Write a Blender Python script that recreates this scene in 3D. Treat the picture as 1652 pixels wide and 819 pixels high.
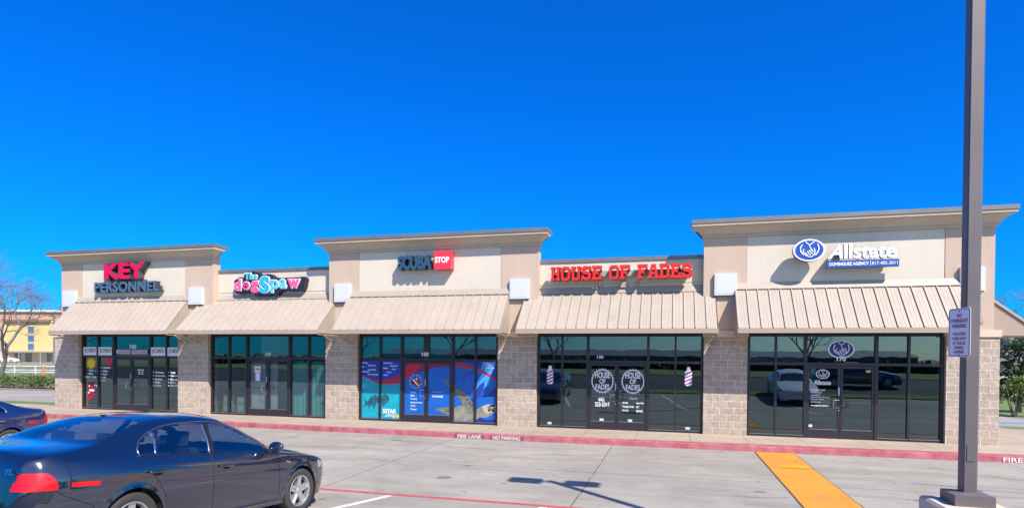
import bpy, bmesh, math, random
import numpy as np
from mathutils import Vector, Matrix

for o in list(bpy.data.objects):
    bpy.data.objects.remove(o)
S = bpy.context.scene
COL = S.collection
R = math.radians

# ------------------------------------------------------------------ camera
yaw, pitch, roll = 0.2633, -0.0117, 0.0085
cam_d = bpy.data.cameras.new('camera')
cam_d.sensor_fit = 'HORIZONTAL'
cam_d.sensor_width = 36.0
cam_d.lens = 36.0 * 958.0 / 1652.0
cam_d.shift_y = 175.94 / 1652.0
cam_d.clip_start = 0.1
cam_d.clip_end = 3000
cam = bpy.data.objects.new('camera', cam_d)
COL.objects.link(cam)
fw = Vector((-math.sin(yaw) * math.cos(pitch), math.cos(yaw) * math.cos(pitch), math.sin(pitch)))
rt = Vector((math.cos(yaw), math.sin(yaw), 0))
up = rt.cross(fw)
c_, s_ = math.cos(roll), math.sin(roll)
rt2 = c_ * rt + s_ * up
up2 = -s_ * rt + c_ * up
mw = Matrix((rt2, up2, -fw)).transposed().to_4x4()
mw.translation = Vector((0, -19.0, 2.3))
cam.matrix_world = mw
S.camera = cam

# ------------------------------------------------------------------ light
SUN_A = R(48.5)      # angle of the sun to the right of the straight-on facade normal
SUN_EL = R(47.0)
to_sun = Vector((math.sin(SUN_A) * math.cos(SUN_EL), -math.cos(SUN_A) * math.cos(SUN_EL), math.sin(SUN_EL)))
W = bpy.data.worlds.new('World')
S.world = W
W.use_nodes = True
nt = W.node_tree
for n in list(nt.nodes):
    nt.nodes.remove(n)
sky = nt.nodes.new('ShaderNodeTexSky')
sky.sky_type = 'NISHITA'
sky.sun_disc = False
sky.sun_elevation = SUN_EL
sky.sun_rotation = math.atan2(to_sun.x, to_sun.y)
sky.altitude = 200
sky.air_density = 1.0
sky.dust_density = 0.3
sky.ozone_density = 3.0
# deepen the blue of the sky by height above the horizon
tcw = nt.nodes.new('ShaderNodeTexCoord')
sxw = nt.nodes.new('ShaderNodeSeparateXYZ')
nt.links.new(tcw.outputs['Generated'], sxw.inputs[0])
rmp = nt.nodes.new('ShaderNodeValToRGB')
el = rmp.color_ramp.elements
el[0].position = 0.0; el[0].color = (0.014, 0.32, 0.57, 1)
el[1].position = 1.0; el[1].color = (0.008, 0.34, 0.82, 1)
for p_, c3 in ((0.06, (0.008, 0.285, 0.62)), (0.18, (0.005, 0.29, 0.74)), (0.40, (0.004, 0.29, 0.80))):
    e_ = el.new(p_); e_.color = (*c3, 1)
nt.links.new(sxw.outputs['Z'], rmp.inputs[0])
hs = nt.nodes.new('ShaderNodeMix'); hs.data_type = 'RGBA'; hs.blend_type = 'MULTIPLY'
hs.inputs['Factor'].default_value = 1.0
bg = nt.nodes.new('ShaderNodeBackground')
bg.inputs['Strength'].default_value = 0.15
wo = nt.nodes.new('ShaderNodeOutputWorld')
nt.links.new(sky.outputs[0], hs.inputs['A'])
# the half of the sky around the sun is tinted paler to add fill light
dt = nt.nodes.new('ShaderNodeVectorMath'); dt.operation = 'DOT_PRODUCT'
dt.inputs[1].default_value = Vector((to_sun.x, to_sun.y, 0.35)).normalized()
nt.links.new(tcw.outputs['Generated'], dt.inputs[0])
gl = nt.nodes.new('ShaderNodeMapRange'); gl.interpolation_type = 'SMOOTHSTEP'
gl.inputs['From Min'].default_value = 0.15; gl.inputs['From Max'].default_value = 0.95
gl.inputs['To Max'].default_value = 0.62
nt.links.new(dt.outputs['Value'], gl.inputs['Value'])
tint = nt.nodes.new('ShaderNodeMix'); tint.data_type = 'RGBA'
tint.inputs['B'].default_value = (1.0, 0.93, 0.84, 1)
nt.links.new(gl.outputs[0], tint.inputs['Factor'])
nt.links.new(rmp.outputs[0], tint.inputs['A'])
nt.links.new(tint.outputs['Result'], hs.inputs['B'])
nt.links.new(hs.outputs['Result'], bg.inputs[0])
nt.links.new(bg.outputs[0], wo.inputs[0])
sun_d = bpy.data.lights.new('sun', 'SUN')
sun_d.energy = 4.3
sun_d.angle = R(0.5)
sun_d.color = (1.0, 0.91, 0.80)
sun = bpy.data.objects.new('sun', sun_d)
COL.objects.link(sun)
sun.rotation_euler = (-to_sun).to_track_quat('-Z', 'Y').to_euler()
S.view_settings.view_transform = 'Standard'
S.view_settings.look = 'None'
S.view_settings.exposure = 0.92
S.view_settings.gamma = 1.0
S.view_settings.use_curve_mapping = False
S.render.engine = 'CYCLES'
S.render.resolution_x = 1024
S.render.resolution_y = 507

# ------------------------------------------------------------------ helpers
rnd = random.Random(7)


class MB:
    def __init__(s):
        s.v = []; s.f = []; s.m = []

    def add(s, verts, faces, m=0):
        b = len(s.v)
        s.v += [tuple(v) for v in verts]
        s.f += [tuple(b + i for i in f) for f in faces]
        s.m += [m] * len(faces)
        return s

    def box(s, x0, x1, y0, y1, z0, z1, m=0):
        v = [(x0, y0, z0), (x1, y0, z0), (x1, y1, z0), (x0, y1, z0), (x0, y0, z1), (x1, y0, z1), (x1, y1, z1), (x0, y1, z1)]
        return s.add(v, [(0, 3, 2, 1), (4, 5, 6, 7), (0, 1, 5, 4), (1, 2, 6, 5), (2, 3, 7, 6), (3, 0, 4, 7)], m)

    def poly(s, pts, m=0):
        return s.add(pts, [tuple(range(len(pts)))], m)

    def prism_xz(s, poly, y0, y1, m=0, mside=None):
        """polygon in the facade plane, front face at y0 (towards -Y), back at y1"""
        a = sum(poly[i][0] * poly[(i + 1) % len(poly)][1] - poly[(i + 1) % len(poly)][0] * poly[i][1] for i in range(len(poly)))
        if a < 0: poly = poly[::-1]
        n = len(poly)
        b = len(s.v)
        s.v += [(p[0], y0, p[1]) for p in poly] + [(p[0], y1, p[1]) for p in poly]
        s.f.append(tuple(b + i for i in range(n))); s.m.append(m)
        s.f.append(tuple(b + n + i for i in reversed(range(n)))); s.m.append(m if mside is None else mside)
        for i in range(n):
            j = (i + 1) % n
            s.f.append((b + i, b + n + i, b + n + j, b + j)); s.m.append(m if mside is None else mside)
        return s

    def tube(s, pts, r, n=8, m=0, caps=True):
        pts = [Vector(p) for p in pts]
        rs = r if isinstance(r, (list, tuple)) else [r] * len(pts)
        rings = []
        prev = None
        for i, p in enumerate(pts):
            a = pts[max(i - 1, 0)]; b = pts[min(i + 1, len(pts) - 1)]
            d = (b - a)
            d = d.normalized() if d.length > 1e-9 else Vector((0, 0, 1))
            if prev is None:
                u = d.orthogonal().normalized()
            else:
                u = (prev - d * prev.dot(d))
                u = u.normalized() if u.length > 1e-6 else d.orthogonal().normalized()
            prev = u
            w = d.cross(u)
            rings.append([p + (u * math.cos(2 * math.pi * k / n) + w * math.sin(2 * math.pi * k / n)) * rs[i] for k in range(n)])
        b = len(s.v)
        for rg in rings: s.v += [tuple(q) for q in rg]
        for i in range(len(rings) - 1):
            for k in range(n):
                k2 = (k + 1) % n
                s.f.append((b + i * n + k, b + i * n + k2, b + (i + 1) * n + k2, b + (i + 1) * n + k)); s.m.append(m)
        if caps:
            s.f.append(tuple(b + k for k in reversed(range(n)))); s.m.append(m)
            s.f.append(tuple(b + (len(rings) - 1) * n + k for k in range(n))); s.m.append(m)
        return s

    def ribbon_xz(s, pts, w, y0, y1, m=0):
        """flat stroke of width w in the facade plane"""
        n = len(pts)
        L, Rr = [], []
        for i, p in enumerate(pts):
            a = pts[max(i - 1, 0)]; b = pts[min(i + 1, n - 1)]
            dx, dz = b[0] - a[0], b[1] - a[1]
            l = math.hypot(dx, dz) or 1
            ww = (w[i] if isinstance(w, (list, tuple)) else w) / 2
            L.append((p[0] - dz / l * ww, p[1] + dx / l * ww)); Rr.append((p[0] + dz / l * ww, p[1] - dx / l * ww))
        return s.prism_xz(L + Rr[::-1], y0, y1, m)

    def build(s, name, mats, parent=None, smooth=False, local=False):
        me = bpy.data.meshes.new(name)
        me.from_pydata(s.v, [], s.f)
        if not isinstance(mats, (list, tuple)): mats = [mats]
        for mt in mats: me.materials.append(mt)
        for p, mi in zip(me.polygons, s.m): p.material_index = mi
        if smooth:
            for p in me.polygons: p.use_smooth = True
        me.update()
        return link(name, me, parent, local)


def link(name, me, parent=None, local=False):
    o = bpy.data.objects.new(name, me)
    COL.objects.link(o)
    if parent is not None:
        o.parent = parent
        if not local:
            o.matrix_parent_inverse = parent_world(parent).inverted()
    return o


def parent_world(p):
    m = p.matrix_basis.copy()
    if p.parent is not None:
        m = parent_world(p.parent) @ p.matrix_parent_inverse @ m
    return m


def thing(name, label, cat, loc=(0, 0, 0), group=None):
    o = bpy.data.objects.new(name, None)
    COL.objects.link(o)
    o.location = loc
    o.empty_display_size = 0.2
    o['label'] = label; o['category'] = cat
    if group: o['group'] = group
    return o


def tag(o, label, cat, group=None):
    o['label'] = label; o['category'] = cat
    if group: o['group'] = group
    return o


def structure(o, label=None):
    o['kind'] = 'structure'
    return o


MATS = {}


def mat(name, col, rough=0.6, metal=0.0, var=0.0, vscale=3.0, bump=0.0, bscale=40.0, spec=0.5, coat=0.0, col2=None, detail=6, streak=0.0):
    if name in MATS: return MATS[name]
    m = bpy.data.materials.new(name)
    m.use_nodes = True
    n = m.node_tree.nodes; l = m.node_tree.links
    b = n['Principled BSDF']
    b.inputs['Base Color'].default_value = (*col, 1)
    b.inputs['Roughness'].default_value = rough
    b.inputs['Metallic'].default_value = metal
    b.inputs['Specular IOR Level'].default_value = spec
    if coat:
        b.inputs['Coat Weight'].default_value = coat
        b.inputs['Coat Roughness'].default_value = 0.02
    tc = n.new('ShaderNodeTexCoord')
    if var or col2:
        nz = n.new('ShaderNodeTexNoise')
        nz.inputs['Scale'].default_value = vscale
        nz.inputs['Detail'].default_value = detail
        nz.inputs['Roughness'].default_value = 0.65
        l.new(tc.outputs['Object'], nz.inputs['Vector'])
        cr = n.new('ShaderNodeMapRange')
        cr.inputs['From Min'].default_value = 0.3; cr.inputs['From Max'].default_value = 0.7
        l.new(nz.outputs['Fac'], cr.inputs['Value'])
        mx = n.new('ShaderNodeMix'); mx.data_type = 'RGBA'
        c2 = col2 or tuple(min(1, c * (1 + var)) for c in col)
        c1 = col if col2 else tuple(c * (1 - var) for c in col)
        mx.inputs['A'].default_value = (*c1, 1); mx.inputs['B'].default_value = (*c2, 1)
        l.new(cr.outputs[0], mx.inputs['Factor'])
        l.new(mx.outputs['Result'], b.inputs['Base Color'])
        if streak:
            mp = n.new('ShaderNodeMapping'); mp.inputs['Scale'].default_value = (5.0, 5.0, 0.35)
            l.new(tc.outputs['Object'], mp.inputs['Vector'])
            ns = n.new('ShaderNodeTexNoise'); ns.inputs['Scale'].default_value = 1.3; ns.inputs['Detail'].default_value = 7; ns.inputs['Roughness'].default_value = 0.7
            l.new(mp.outputs[0], ns.inputs['Vector'])
            r2 = n.new('ShaderNodeMapRange'); r2.inputs['From Min'].default_value = 0.3; r2.inputs['From Max'].default_value = 0.65
            r2.inputs['To Min'].default_value = 1 - streak; r2.inputs['To Max'].default_value = 1 + streak * 0.3
            l.new(ns.outputs['Fac'], r2.inputs['Value'])
            vs = n.new('ShaderNodeVectorMath'); vs.operation = 'SCALE'
            l.new(mx.outputs['Result'], vs.inputs[0]); l.new(r2.outputs[0], vs.inputs['Scale'])
            l.new(vs.outputs[0], b.inputs['Base Color'])
    if bump:
        nb = n.new('ShaderNodeTexNoise')
        nb.inputs['Scale'].default_value = bscale; nb.inputs['Detail'].default_value = 5
        l.new(tc.outputs['Object'], nb.inputs['Vector'])
        bp = n.new('ShaderNodeBump')
        bp.inputs['Strength'].default_value = bump; bp.inputs['Distance'].default_value = 0.02
        l.new(nb.outputs['Fac'], bp.inputs['Height'])
        l.new(bp.outputs[0], b.inputs['Normal'])
    MATS[name] = m
    return m


def pane_mat(name, tint, lo, hi, gl=(0.62, 0.86, 0.95)):
    """window glass: part of the light passes tinted, part is mirrored, more at glancing angles"""
    m = bpy.data.materials.new(name); m.use_nodes = True
    n = m.node_tree.nodes; l = m.node_tree.links
    n.remove(n['Principled BSDF'])
    tr = n.new('ShaderNodeBsdfTransparent'); tr.inputs[0].default_value = (*tint, 1)
    g = n.new('ShaderNodeBsdfGlossy'); g.inputs['Color'].default_value = (*gl, 1); g.inputs['Roughness'].default_value = 0.0
    tc = n.new('ShaderNodeTexCoord')
    nz = n.new('ShaderNodeTexNoise'); nz.inputs['Scale'].default_value = 1.6; nz.inputs['Detail'].default_value = 1
    l.new(tc.outputs['Object'], nz.inputs['Vector'])
    bp = n.new('ShaderNodeBump'); bp.inputs['Strength'].default_value = 0.016; bp.inputs['Distance'].default_value = 0.05
    l.new(nz.outputs['Fac'], bp.inputs['Height']); l.new(bp.outputs[0], g.inputs['Normal'])
    lw = n.new('ShaderNodeLayerWeight'); lw.inputs['Blend'].default_value = 0.35
    mr = n.new('ShaderNodeMapRange'); mr.inputs['To Min'].default_value = lo; mr.inputs['To Max'].default_value = hi
    pw = n.new('ShaderNodeMath'); pw.operation = 'POWER'; pw.inputs[1].default_value = 2.0
    l.new(lw.outputs['Facing'], pw.inputs[0]); l.new(pw.outputs[0], mr.inputs['Value'])
    mx = n.new('ShaderNodeMixShader')
    l.new(mr.outputs[0], mx.inputs[0]); l.new(tr.outputs[0], mx.inputs[1]); l.new(g.outputs[0], mx.inputs[2])
    l.new(mx.outputs[0], n['Material Output'].inputs[0])
    return m


def text_mesh(txt, x0, x1, z0, z1, y, depth, offset=0.0, shear=0.0, spacing=1.0):
    """lettering as a mesh filling the box x0..x1, z0..z1 of the facade plane, front face at y"""
    cu = bpy.data.curves.new('lettering', 'FONT')
    cu.body = txt; cu.offset = offset; cu.shear = shear; cu.space_character = spacing
    cu.align_x = 'CENTER' if '\n' in txt else 'LEFT'
    cu.resolution_u = 4
    cu.extrude = 0.5 if depth else 0.0
    cu.fill_mode = 'BOTH' if depth else 'FRONT'
    o = bpy.data.objects.new('lettering', cu); COL.objects.link(o)
    dg = bpy.context.evaluated_depsgraph_get()
    me = bpy.data.meshes.new_from_object(o.evaluated_get(dg))
    bpy.data.objects.remove(o)
    bpy.data.curves.remove(cu)
    n = len(me.vertices)
    co = np.empty(n * 3); me.vertices.foreach_get('co', co); co = co.reshape(-1, 3)
    mn, mxx = co.min(0), co.max(0)
    out = np.empty_like(co)
    out[:, 0] = x0 + (co[:, 0] - mn[0]) / (mxx[0] - mn[0]) * (x1 - x0)
    out[:, 2] = z0 + (co[:, 1] - mn[1]) / (mxx[1] - mn[1]) * (z1 - z0)
    out[:, 1] = y + ((0.5 - co[:, 2]) * depth if depth else 0.0)
    me.vertices.foreach_set('co', out.reshape(-1))
    me.materials.clear()
    me.update()
    return me


def front_side(me, mface, mside):
    me.materials.append(mface)
    if mside is not None:
        me.materials.append(mside)
        for p in me.polygons:
            p.material_index = 0 if p.normal.y < -0.7 else 1
    return me


def flat_text(txt, x0, x1, z0, z1, y, m, parent, name='lettering', **k):
    me = text_mesh(txt, x0, x1, z0, z1, y, 0, **k)
    me.materials.append(m)
    return link(name, me, parent)


def channel_letters(txt, x0, x1, z0, z1, y, depth, mface, mside, parent, name='letter', **k):
    """one object per channel letter"""
    me = text_mesh(txt, x0, x1, z0, z1, y, depth, **k)
    bm = bmesh.new(); bm.from_mesh(me)
    bmesh.ops.remove_doubles(bm, verts=bm.verts, dist=1e-5)
    bm.verts.ensure_lookup_table()
    seen = set(); groups = []
    for v in bm.verts:
        if v.index in seen: continue
        st = [v]; g = []
        seen.add(v.index)
        while st:
            q = st.pop(); g.append(q)
            for e in q.link_edges:
                w = e.other_vert(q)
                if w.index not in seen:
                    seen.add(w.index); st.append(w)
        groups.append(g)
    groups.sort(key=lambda g: min(v.co.x for v in g))
    res = []
    for g in groups:
        idx = {v.index: i for i, v in enumerate(g)}
        fs = set(f for v in g for f in v.link_faces)
        m2 = bpy.data.meshes.new(name)
        m2.from_pydata([tuple(v.co) for v in g], [], [[idx[v.index] for v in f.verts] for f in fs])
        m2.update()
        front_side(m2, mface, mside)
        res.append(link(name, m2, parent))
    bm.free()
    bpy.data.meshes.remove(me)
    return res


def clip_rect(poly, x0, x1, z0, z1):
    def cl(pts, f, inter):
        out = []
        for i in range(len(pts)):
            a, b = pts[i - 1], pts[i]
            if f(b):
                if not f(a): out.append(inter(a, b))
                out.append(b)
            elif f(a): out.append(inter(a, b))
        return out
    def ix(x): return lambda a, b: (x, a[1] + (b[1] - a[1]) * (x - a[0]) / (b[0] - a[0]))
    def iz(z): return lambda a, b: (a[0] + (b[0] - a[0]) * (z - a[1]) / (b[1] - a[1]), z)
    p = [tuple(q) for q in poly]
    for f, i in ((lambda q: q[0] >= x0, ix(x0)), (lambda q: q[0] <= x1, ix(x1)), (lambda q: q[1] >= z0, iz(z0)), (lambda q: q[1] <= z1, iz(z1))):
        if not p: return []
        p = cl(p, f, i)
    return p


def ell(cx, cz, rx, rz, n=40, a0=0, a1=2 * math.pi):
    return [(cx + rx * math.cos(a0 + (a1 - a0) * i / n), cz + rz * math.sin(a0 + (a1 - a0) * i / n)) for i in range(n)]

# ------------------------------------------------------------------ materials
def node_math(nt, op, a, b=None, c=None):
    n = nt.nodes.new('ShaderNodeMath'); n.operation = op
    for i, v in enumerate((a, b, c)):
        if v is None: continue
        if isinstance(v, (int, float)): n.inputs[i].default_value = v
        else: nt.links.new(v, n.inputs[i])
    return n.outputs[0]


def concrete(name, col, jx=None, jy=None, stain=0.18, jw=0.012):
    """broom finished concrete: blotches, dark stains, fine grit, saw-cut joints (jx=(offset, spacing), jy=(offset, spacing))"""
    m = bpy.data.materials.new(name); m.use_nodes = True
    t = m.node_tree; n = t.nodes; l = t.links
    b = n['Principled BSDF']; b.inputs['Roughness'].default_value = 0.85; b.inputs['Specular IOR Level'].default_value = 0.25
    tc = n.new('ShaderNodeTexCoord')
    def noise(scale, det, lo, hi, rough=0.6, stretch=None):
        z = n.new('ShaderNodeTexNoise'); z.inputs['Scale'].default_value = scale; z.inputs['Detail'].default_value = det; z.inputs['Roughness'].default_value = rough
        if stretch:
            mp = n.new('ShaderNodeMapping'); mp.inputs['Scale'].default_value = stretch
            l.new(tc.outputs['Object'], mp.inputs['Vector']); l.new(mp.outputs[0], z.inputs['Vector'])
        else: l.new(tc.outputs['Object'], z.inputs['Vector'])
        r = n.new('ShaderNodeMapRange'); r.inputs['From Min'].default_value = 0.28; r.inputs['From Max'].default_value = 0.72
        r.inputs['To Min'].default_value = lo; r.inputs['To Max'].default_value = hi
        l.new(z.outputs['Fac'], r.inputs['Value'])
        return r.outputs[0]
    f = node_math(t, 'MULTIPLY', noise(0.35, 5, 1 - stain, 1 + stain), noise(2.2, 8, 0.9, 1.1))
    f = node_math(t, 'MULTIPLY', f, noise(1.0, 6, 0.84, 1.1, 0.7, (0.15, 1.5, 1)))
    f = node_math(t, 'MULTIPLY', f, noise(2.5, 5, 0.93, 1.05, 0.6, (0.12, 3.0, 1)))
    f = node_math(t, 'MULTIPLY', f, noise(60, 3, 0.9, 1.1))
    # small dark spots
    v = n.new('ShaderNodeTexNoise'); v.inputs['Scale'].default_value = 3.3; v.inputs['Detail'].default_value = 2
    l.new(tc.outputs['Object'], v.inputs['Vector'])
    sp = n.new('ShaderNodeMapRange'); sp.inputs['From Min'].default_value = 0.70; sp.inputs['From Max'].default_value = 0.78
    sp.inputs['To Min'].default_value = 1.0; sp.inputs['To Max'].default_value = 0.62
    l.new(v.outputs['Fac'], sp.inputs['Value'])
    f = node_math(t, 'MULTIPLY', f, sp.outputs[0])
    sx = n.new('ShaderNodeSeparateXYZ'); l.new(tc.outputs['Object'], sx.inputs[0])
    wob = noise(1.5, 2, -0.012, 0.012)
    for ax, j in (('X', jx), ('Y', jy)):
        if not j: continue
        q = node_math(t, 'ADD', sx.outputs[ax], wob)
        q = node_math(t, 'DIVIDE', node_math(t, 'SUBTRACT', q, j[0]), j[1])
        fr = node_math(t, 'ABSOLUTE', node_math(t, 'SUBTRACT', node_math(t, 'FRACT', node_math(t, 'ADD', q, 0.5)), 0.5))
        line = node_math(t, 'LESS_THAN', fr, jw / j[1])
        f = node_math(t, 'MULTIPLY', f, node_math(t, 'SUBTRACT', 1.0, node_math(t, 'MULTIPLY', line, 0.6)))
    mx = n.new('ShaderNodeVectorMath'); mx.operation = 'SCALE'; mx.inputs[0].default_value = col
    l.new(f, mx.inputs['Scale']); l.new(mx.outputs[0], b.inputs['Base Color'])
    nb = n.new('ShaderNodeTexNoise'); nb.inputs['Scale'].default_value = 45; l.new(tc.outputs['Object'], nb.inputs['Vector'])
    bp = n.new('ShaderNodeBump'); bp.inputs['Strength'].default_value = 0.25; bp.inputs['Distance'].default_value = 0.01
    l.new(nb.outputs['Fac'], bp.inputs['Height']); l.new(bp.outputs[0], b.inputs['Normal'])
    MATS[name] = m
    return m


def block_mat():
    m = bpy.data.materials.new('split_block'); m.use_nodes = True
    t = m.node_tree; n = t.nodes; l = t.links
    b = n['Principled BSDF']; b.inputs['Roughness'].default_value = 0.9; b.inputs['Specular IOR Level'].default_value = 0.2
    tc = n.new('ShaderNodeTexCoord'); sx = n.new('ShaderNodeSeparateXYZ'); l.new(tc.outputs['Object'], sx.inputs[0])
    cb = n.new('ShaderNodeCombineXYZ')
    l.new(node_math(t, 'ADD', sx.outputs['X'], sx.outputs['Y']), cb.inputs['X']); l.new(sx.outputs['Z'], cb.inputs['Y'])
    br = n.new('ShaderNodeTexBrick'); br.offset = 0.5
    br.inputs['Scale'].default_value = 1.0; br.inputs['Brick Width'].default_value = 0.406; br.inputs['Row Height'].default_value = 0.203
    br.inputs['Mortar Size'].default_value = 0.011; br.inputs['Mortar Smooth'].default_value = 0.2; br.inputs['Bias'].default_value = 0.0
    br.inputs['Color1'].default_value = (0.365, 0.292, 0.232, 1); br.inputs['Color2'].default_value = (0.44, 0.36, 0.292, 1)
    br.inputs['Mortar'].default_value = (0.62, 0.55, 0.49, 1)
    l.new(cb.outputs[0], br.inputs['Vector'])
    nz = n.new('ShaderNodeTexNoise'); nz.inputs['Scale'].default_value = 9; nz.inputs['Detail'].default_value = 8; nz.inputs['Roughness'].default_value = 0.7
    l.new(tc.outputs['Object'], nz.inputs['Vector'])
    r = n.new('ShaderNodeMapRange'); r.inputs['From Min'].default_value = 0.3; r.inputs['From Max'].default_value = 0.7; r.inputs['To Min'].default_value = 0.8; r.inputs['To Max'].default_value = 1.2
    l.new(nz.outputs['Fac'], r.inputs['Value'])
    sc = n.new('ShaderNodeVectorMath'); sc.operation = 'SCALE'; l.new(br.outputs['Color'], sc.inputs[0]); l.new(r.outputs[0], sc.inputs['Scale'])
    l.new(sc.outputs[0], b.inputs['Base Color'])
    h = node_math(t, 'SUBTRACT', nz.outputs['Fac'], node_math(t, 'MULTIPLY', br.outputs['Fac'], 0.45))
    bp = n.new('ShaderNodeBump'); bp.inputs['Strength'].default_value = 0.9; bp.inputs['Distance'].default_value = 0.03
    l.new(h, bp.inputs['Height']); l.new(bp.outputs[0], b.inputs['Normal'])
    return m


M_LOT = concrete('lot_concrete', (0.295, 0.274, 0.240), (-1.57, 4.65), (-6.4, 4.6))
M_WALK = concrete('walk_concrete', (0.37, 0.305, 0.245), (-1.0, 1.52), None, stain=0.1, jw=0.008)
M_BLOCK = block_mat()
M_CREAM = mat('cream_stucco', (0.60, 0.545, 0.455), 0.9, var=0.05, vscale=0.7, streak=0.045, bump=0.2, bscale=120, spec=0.2)
M_PINK = mat('pinkish_stucco', (0.505, 0.39, 0.31), 0.9, var=0.05, vscale=0.9, streak=0.045, bump=0.2, bscale=120, spec=0.2)
M_CORN = mat('cornice_stucco', (0.50, 0.42, 0.32), 0.9, var=0.06, vscale=0.9, streak=0.08, bump=0.1, bscale=120, spec=0.2)
M_CAP = mat('grey_metal_cap', (0.20, 0.19, 0.19), 0.5, 0.4, var=0.1, vscale=2)
M_STONE = mat('cast_stone', (0.56, 0.46, 0.37), 0.85, var=0.07, vscale=3, bump=0.15, bscale=60)
M_TAN = mat('tan_metal', (0.375, 0.322, 0.268), 0.5, 0.0, var=0.06, vscale=1.3, streak=0.06)
M_TAN2 = mat('tan_metal_trim', (0.36, 0.28, 0.215), 0.5, 0.0, var=0.05, vscale=1.3)
M_BRZ = mat('dark_bronze', (0.035, 0.03, 0.04), 0.35, 0.3)
M_ALU = mat('aluminium', (0.55, 0.55, 0.58), 0.3, 0.9)
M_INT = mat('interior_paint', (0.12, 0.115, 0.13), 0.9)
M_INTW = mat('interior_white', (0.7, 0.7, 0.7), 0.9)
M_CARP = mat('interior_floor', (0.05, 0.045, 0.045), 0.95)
M_WHITE = mat('white_paint', (0.56, 0.59, 0.64), 0.5)
M_WHV = mat('white_vinyl', (0.80, 0.80, 0.83), 0.5)
M_BLK = mat('black_print', (0.02, 0.02, 0.03), 0.6)
M_RED = mat('sign_red', (0.65, 0.018, 0.012), 0.35)
M_CURB = mat('red_curb_paint', (0.25, 0.040, 0.058), 0.85, col2=(0.42, 0.15, 0.165), vscale=3, detail=10, bump=0.2, bscale=50)
M_YEL = mat('yellow_paint', (0.46, 0.20, 0.03), 0.8, col2=(0.60, 0.265, 0.022), vscale=1.3, detail=10, bump=0.2, bscale=50)
M_STRW = mat('worn_white_paint', (0.58, 0.58, 0.57), 0.8, var=0.2, vscale=14)
M_GRASS = mat('grass', (0.075, 0.13, 0.025), 0.95, col2=(0.17, 0.21, 0.06), vscale=2.5, bump=0.6, bscale=80)
M_DRY = mat('dry_grass', (0.16, 0.16, 0.07), 0.95, col2=(0.24, 0.22, 0.12), vscale=0.12, bump=0.5, bscale=30)
M_GLASS = pane_mat('shop_glass', (0.40, 0.46, 0.48), 0.165, 0.85)

# ------------------------------------------------------------------ ground
def lot_z(y):
    """the parking lot is level by the kerb and climbs beyond the red fire lane line"""
    t = min(21.0, -y) - 9.55
    if t <= 0: return -0.15
    if t < 4.5: return -0.15 + 0.0407 * t + 0.00745 * t * t
    return -0.15 + 0.334 + 0.07 * (t - 4.5)


def sheet(name, xs, ys, dz, m):
    b = MB()
    for j in range(len(ys)):
        for x in xs: b.v.append((x, ys[j], lot_z(ys[j]) + dz))
    nx = len(xs)
    for j in range(len(ys) - 1):
        for i in range(nx - 1):
            b.f.append((j * nx + i, j * nx + i + 1, (j + 1) * nx + i + 1, (j + 1) * nx + i)); b.m.append(0)
    return b.build(name, m)


YB = [-21 + 0.6 * k for k in range(19)] + [-9.9, -9.55]
structure(sheet('ground', [-1500, -200, -60, 60, 200, 1500], [-1500, -60, -21] + YB[1:] + [3, 30, 200, 1800], -0.02, M_DRY))
structure(sheet('parking_lot', [-60, -20, 0, 20, 60], [y for y in YB if y >= -17] + [-6, -2.0], 0.0, M_LOT))
M_ASPH = mat('asphalt', (0.045, 0.045, 0.048), 0.9, var=0.2, vscale=2)
structure(sheet('unseen_dark_lot', [-60, -20, 0, 20, 60], [-36, -21] + [y for y in YB[1:] if y < -16.5], 0.0, M_ASPH))  # unseen ground, made dark so the shop glass mirrors a dark band
structure(sheet('side_parking_lot', [8.9, 20, 60], [4.6, 8, 11.9], 0.0, M_LOT))
structure(sheet('side_road', [-140, -60, -24.9], [3.3, 9.9], 0.0, M_LOT))
structure(sheet('lawn', [-140, -60, -25.05], [-1.9, 3.25], 0.004, M_GRASS))
structure(sheet('lawn', [9.3, 20, 40], [12.0, 30], 0.004, M_GRASS))
structure(sheet('grass_strip', [-2.8, 4, 16], [-16.8, -15.4], 0.05, M_GRASS))
structure(sheet('lawn', [-80, -40, 80], [-60, -36.1], 0.05, M_GRASS))

edge = [(-60, -2.15), (-14, -2.15), (-9, -2.28), (-4.2, -2.34), (2.5, -2.3), (8.4, -2.1), (22, -2.0)]
inner = [(-60, -2.02), (-14, -2.02), (-9, -2.1), (-4.2, -2.12), (2.5, -1.92), (8.4, -1.74), (22, -1.6)]
# pavement slab
b = MB()
top = [(x, y, 0.0) for x, y in inner] + [(22, 3.4, 0), (11.6, 4.5, 0), (8.7, 4.55, 0), (8.7, 0.4, 0), (-25.0, 0.4, 0), (-26.5, 0.85, 0), (-60, 0.9, 0)]
bot = [(x, y, -0.3) for x, y, z in top]
n_ = len(top)
b.add(top + bot, [tuple(range(n_))] + [(i, i + n_, (i + 1) % n_ + n_, (i + 1) % n_) for i in range(n_)])
structure(b.build('pavement', M_WALK))
b = MB()
for i in range(len(edge) - 1):
    (x0, y0), (x1, y1) = edge[i], edge[i + 1]
    (u0, w0), (u1, w1) = inner[i], inner[i + 1]
    b.add([(u0, w0, 0.004), (u1, w1, 0.004), (x1, y1 + 0.02, 0.004), (x0, y0 + 0.02, 0.004)], [(0, 3, 2, 1)])
    b.add([(x0, y0 + 0.02, 0.004), (x1, y1 + 0.02, 0.004), (x1, y1, -0.02), (x0, y0, -0.02)], [(0, 3, 2, 1)])
    b.add([(x0, y0, -0.02), (x1, y1, -0.02), (x1, y1 - 0.03, -0.2), (x0, y0 - 0.03, -0.2)], [(0, 3, 2, 1)])
curb = structure(b.build('red_kerb', M_CURB))


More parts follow.
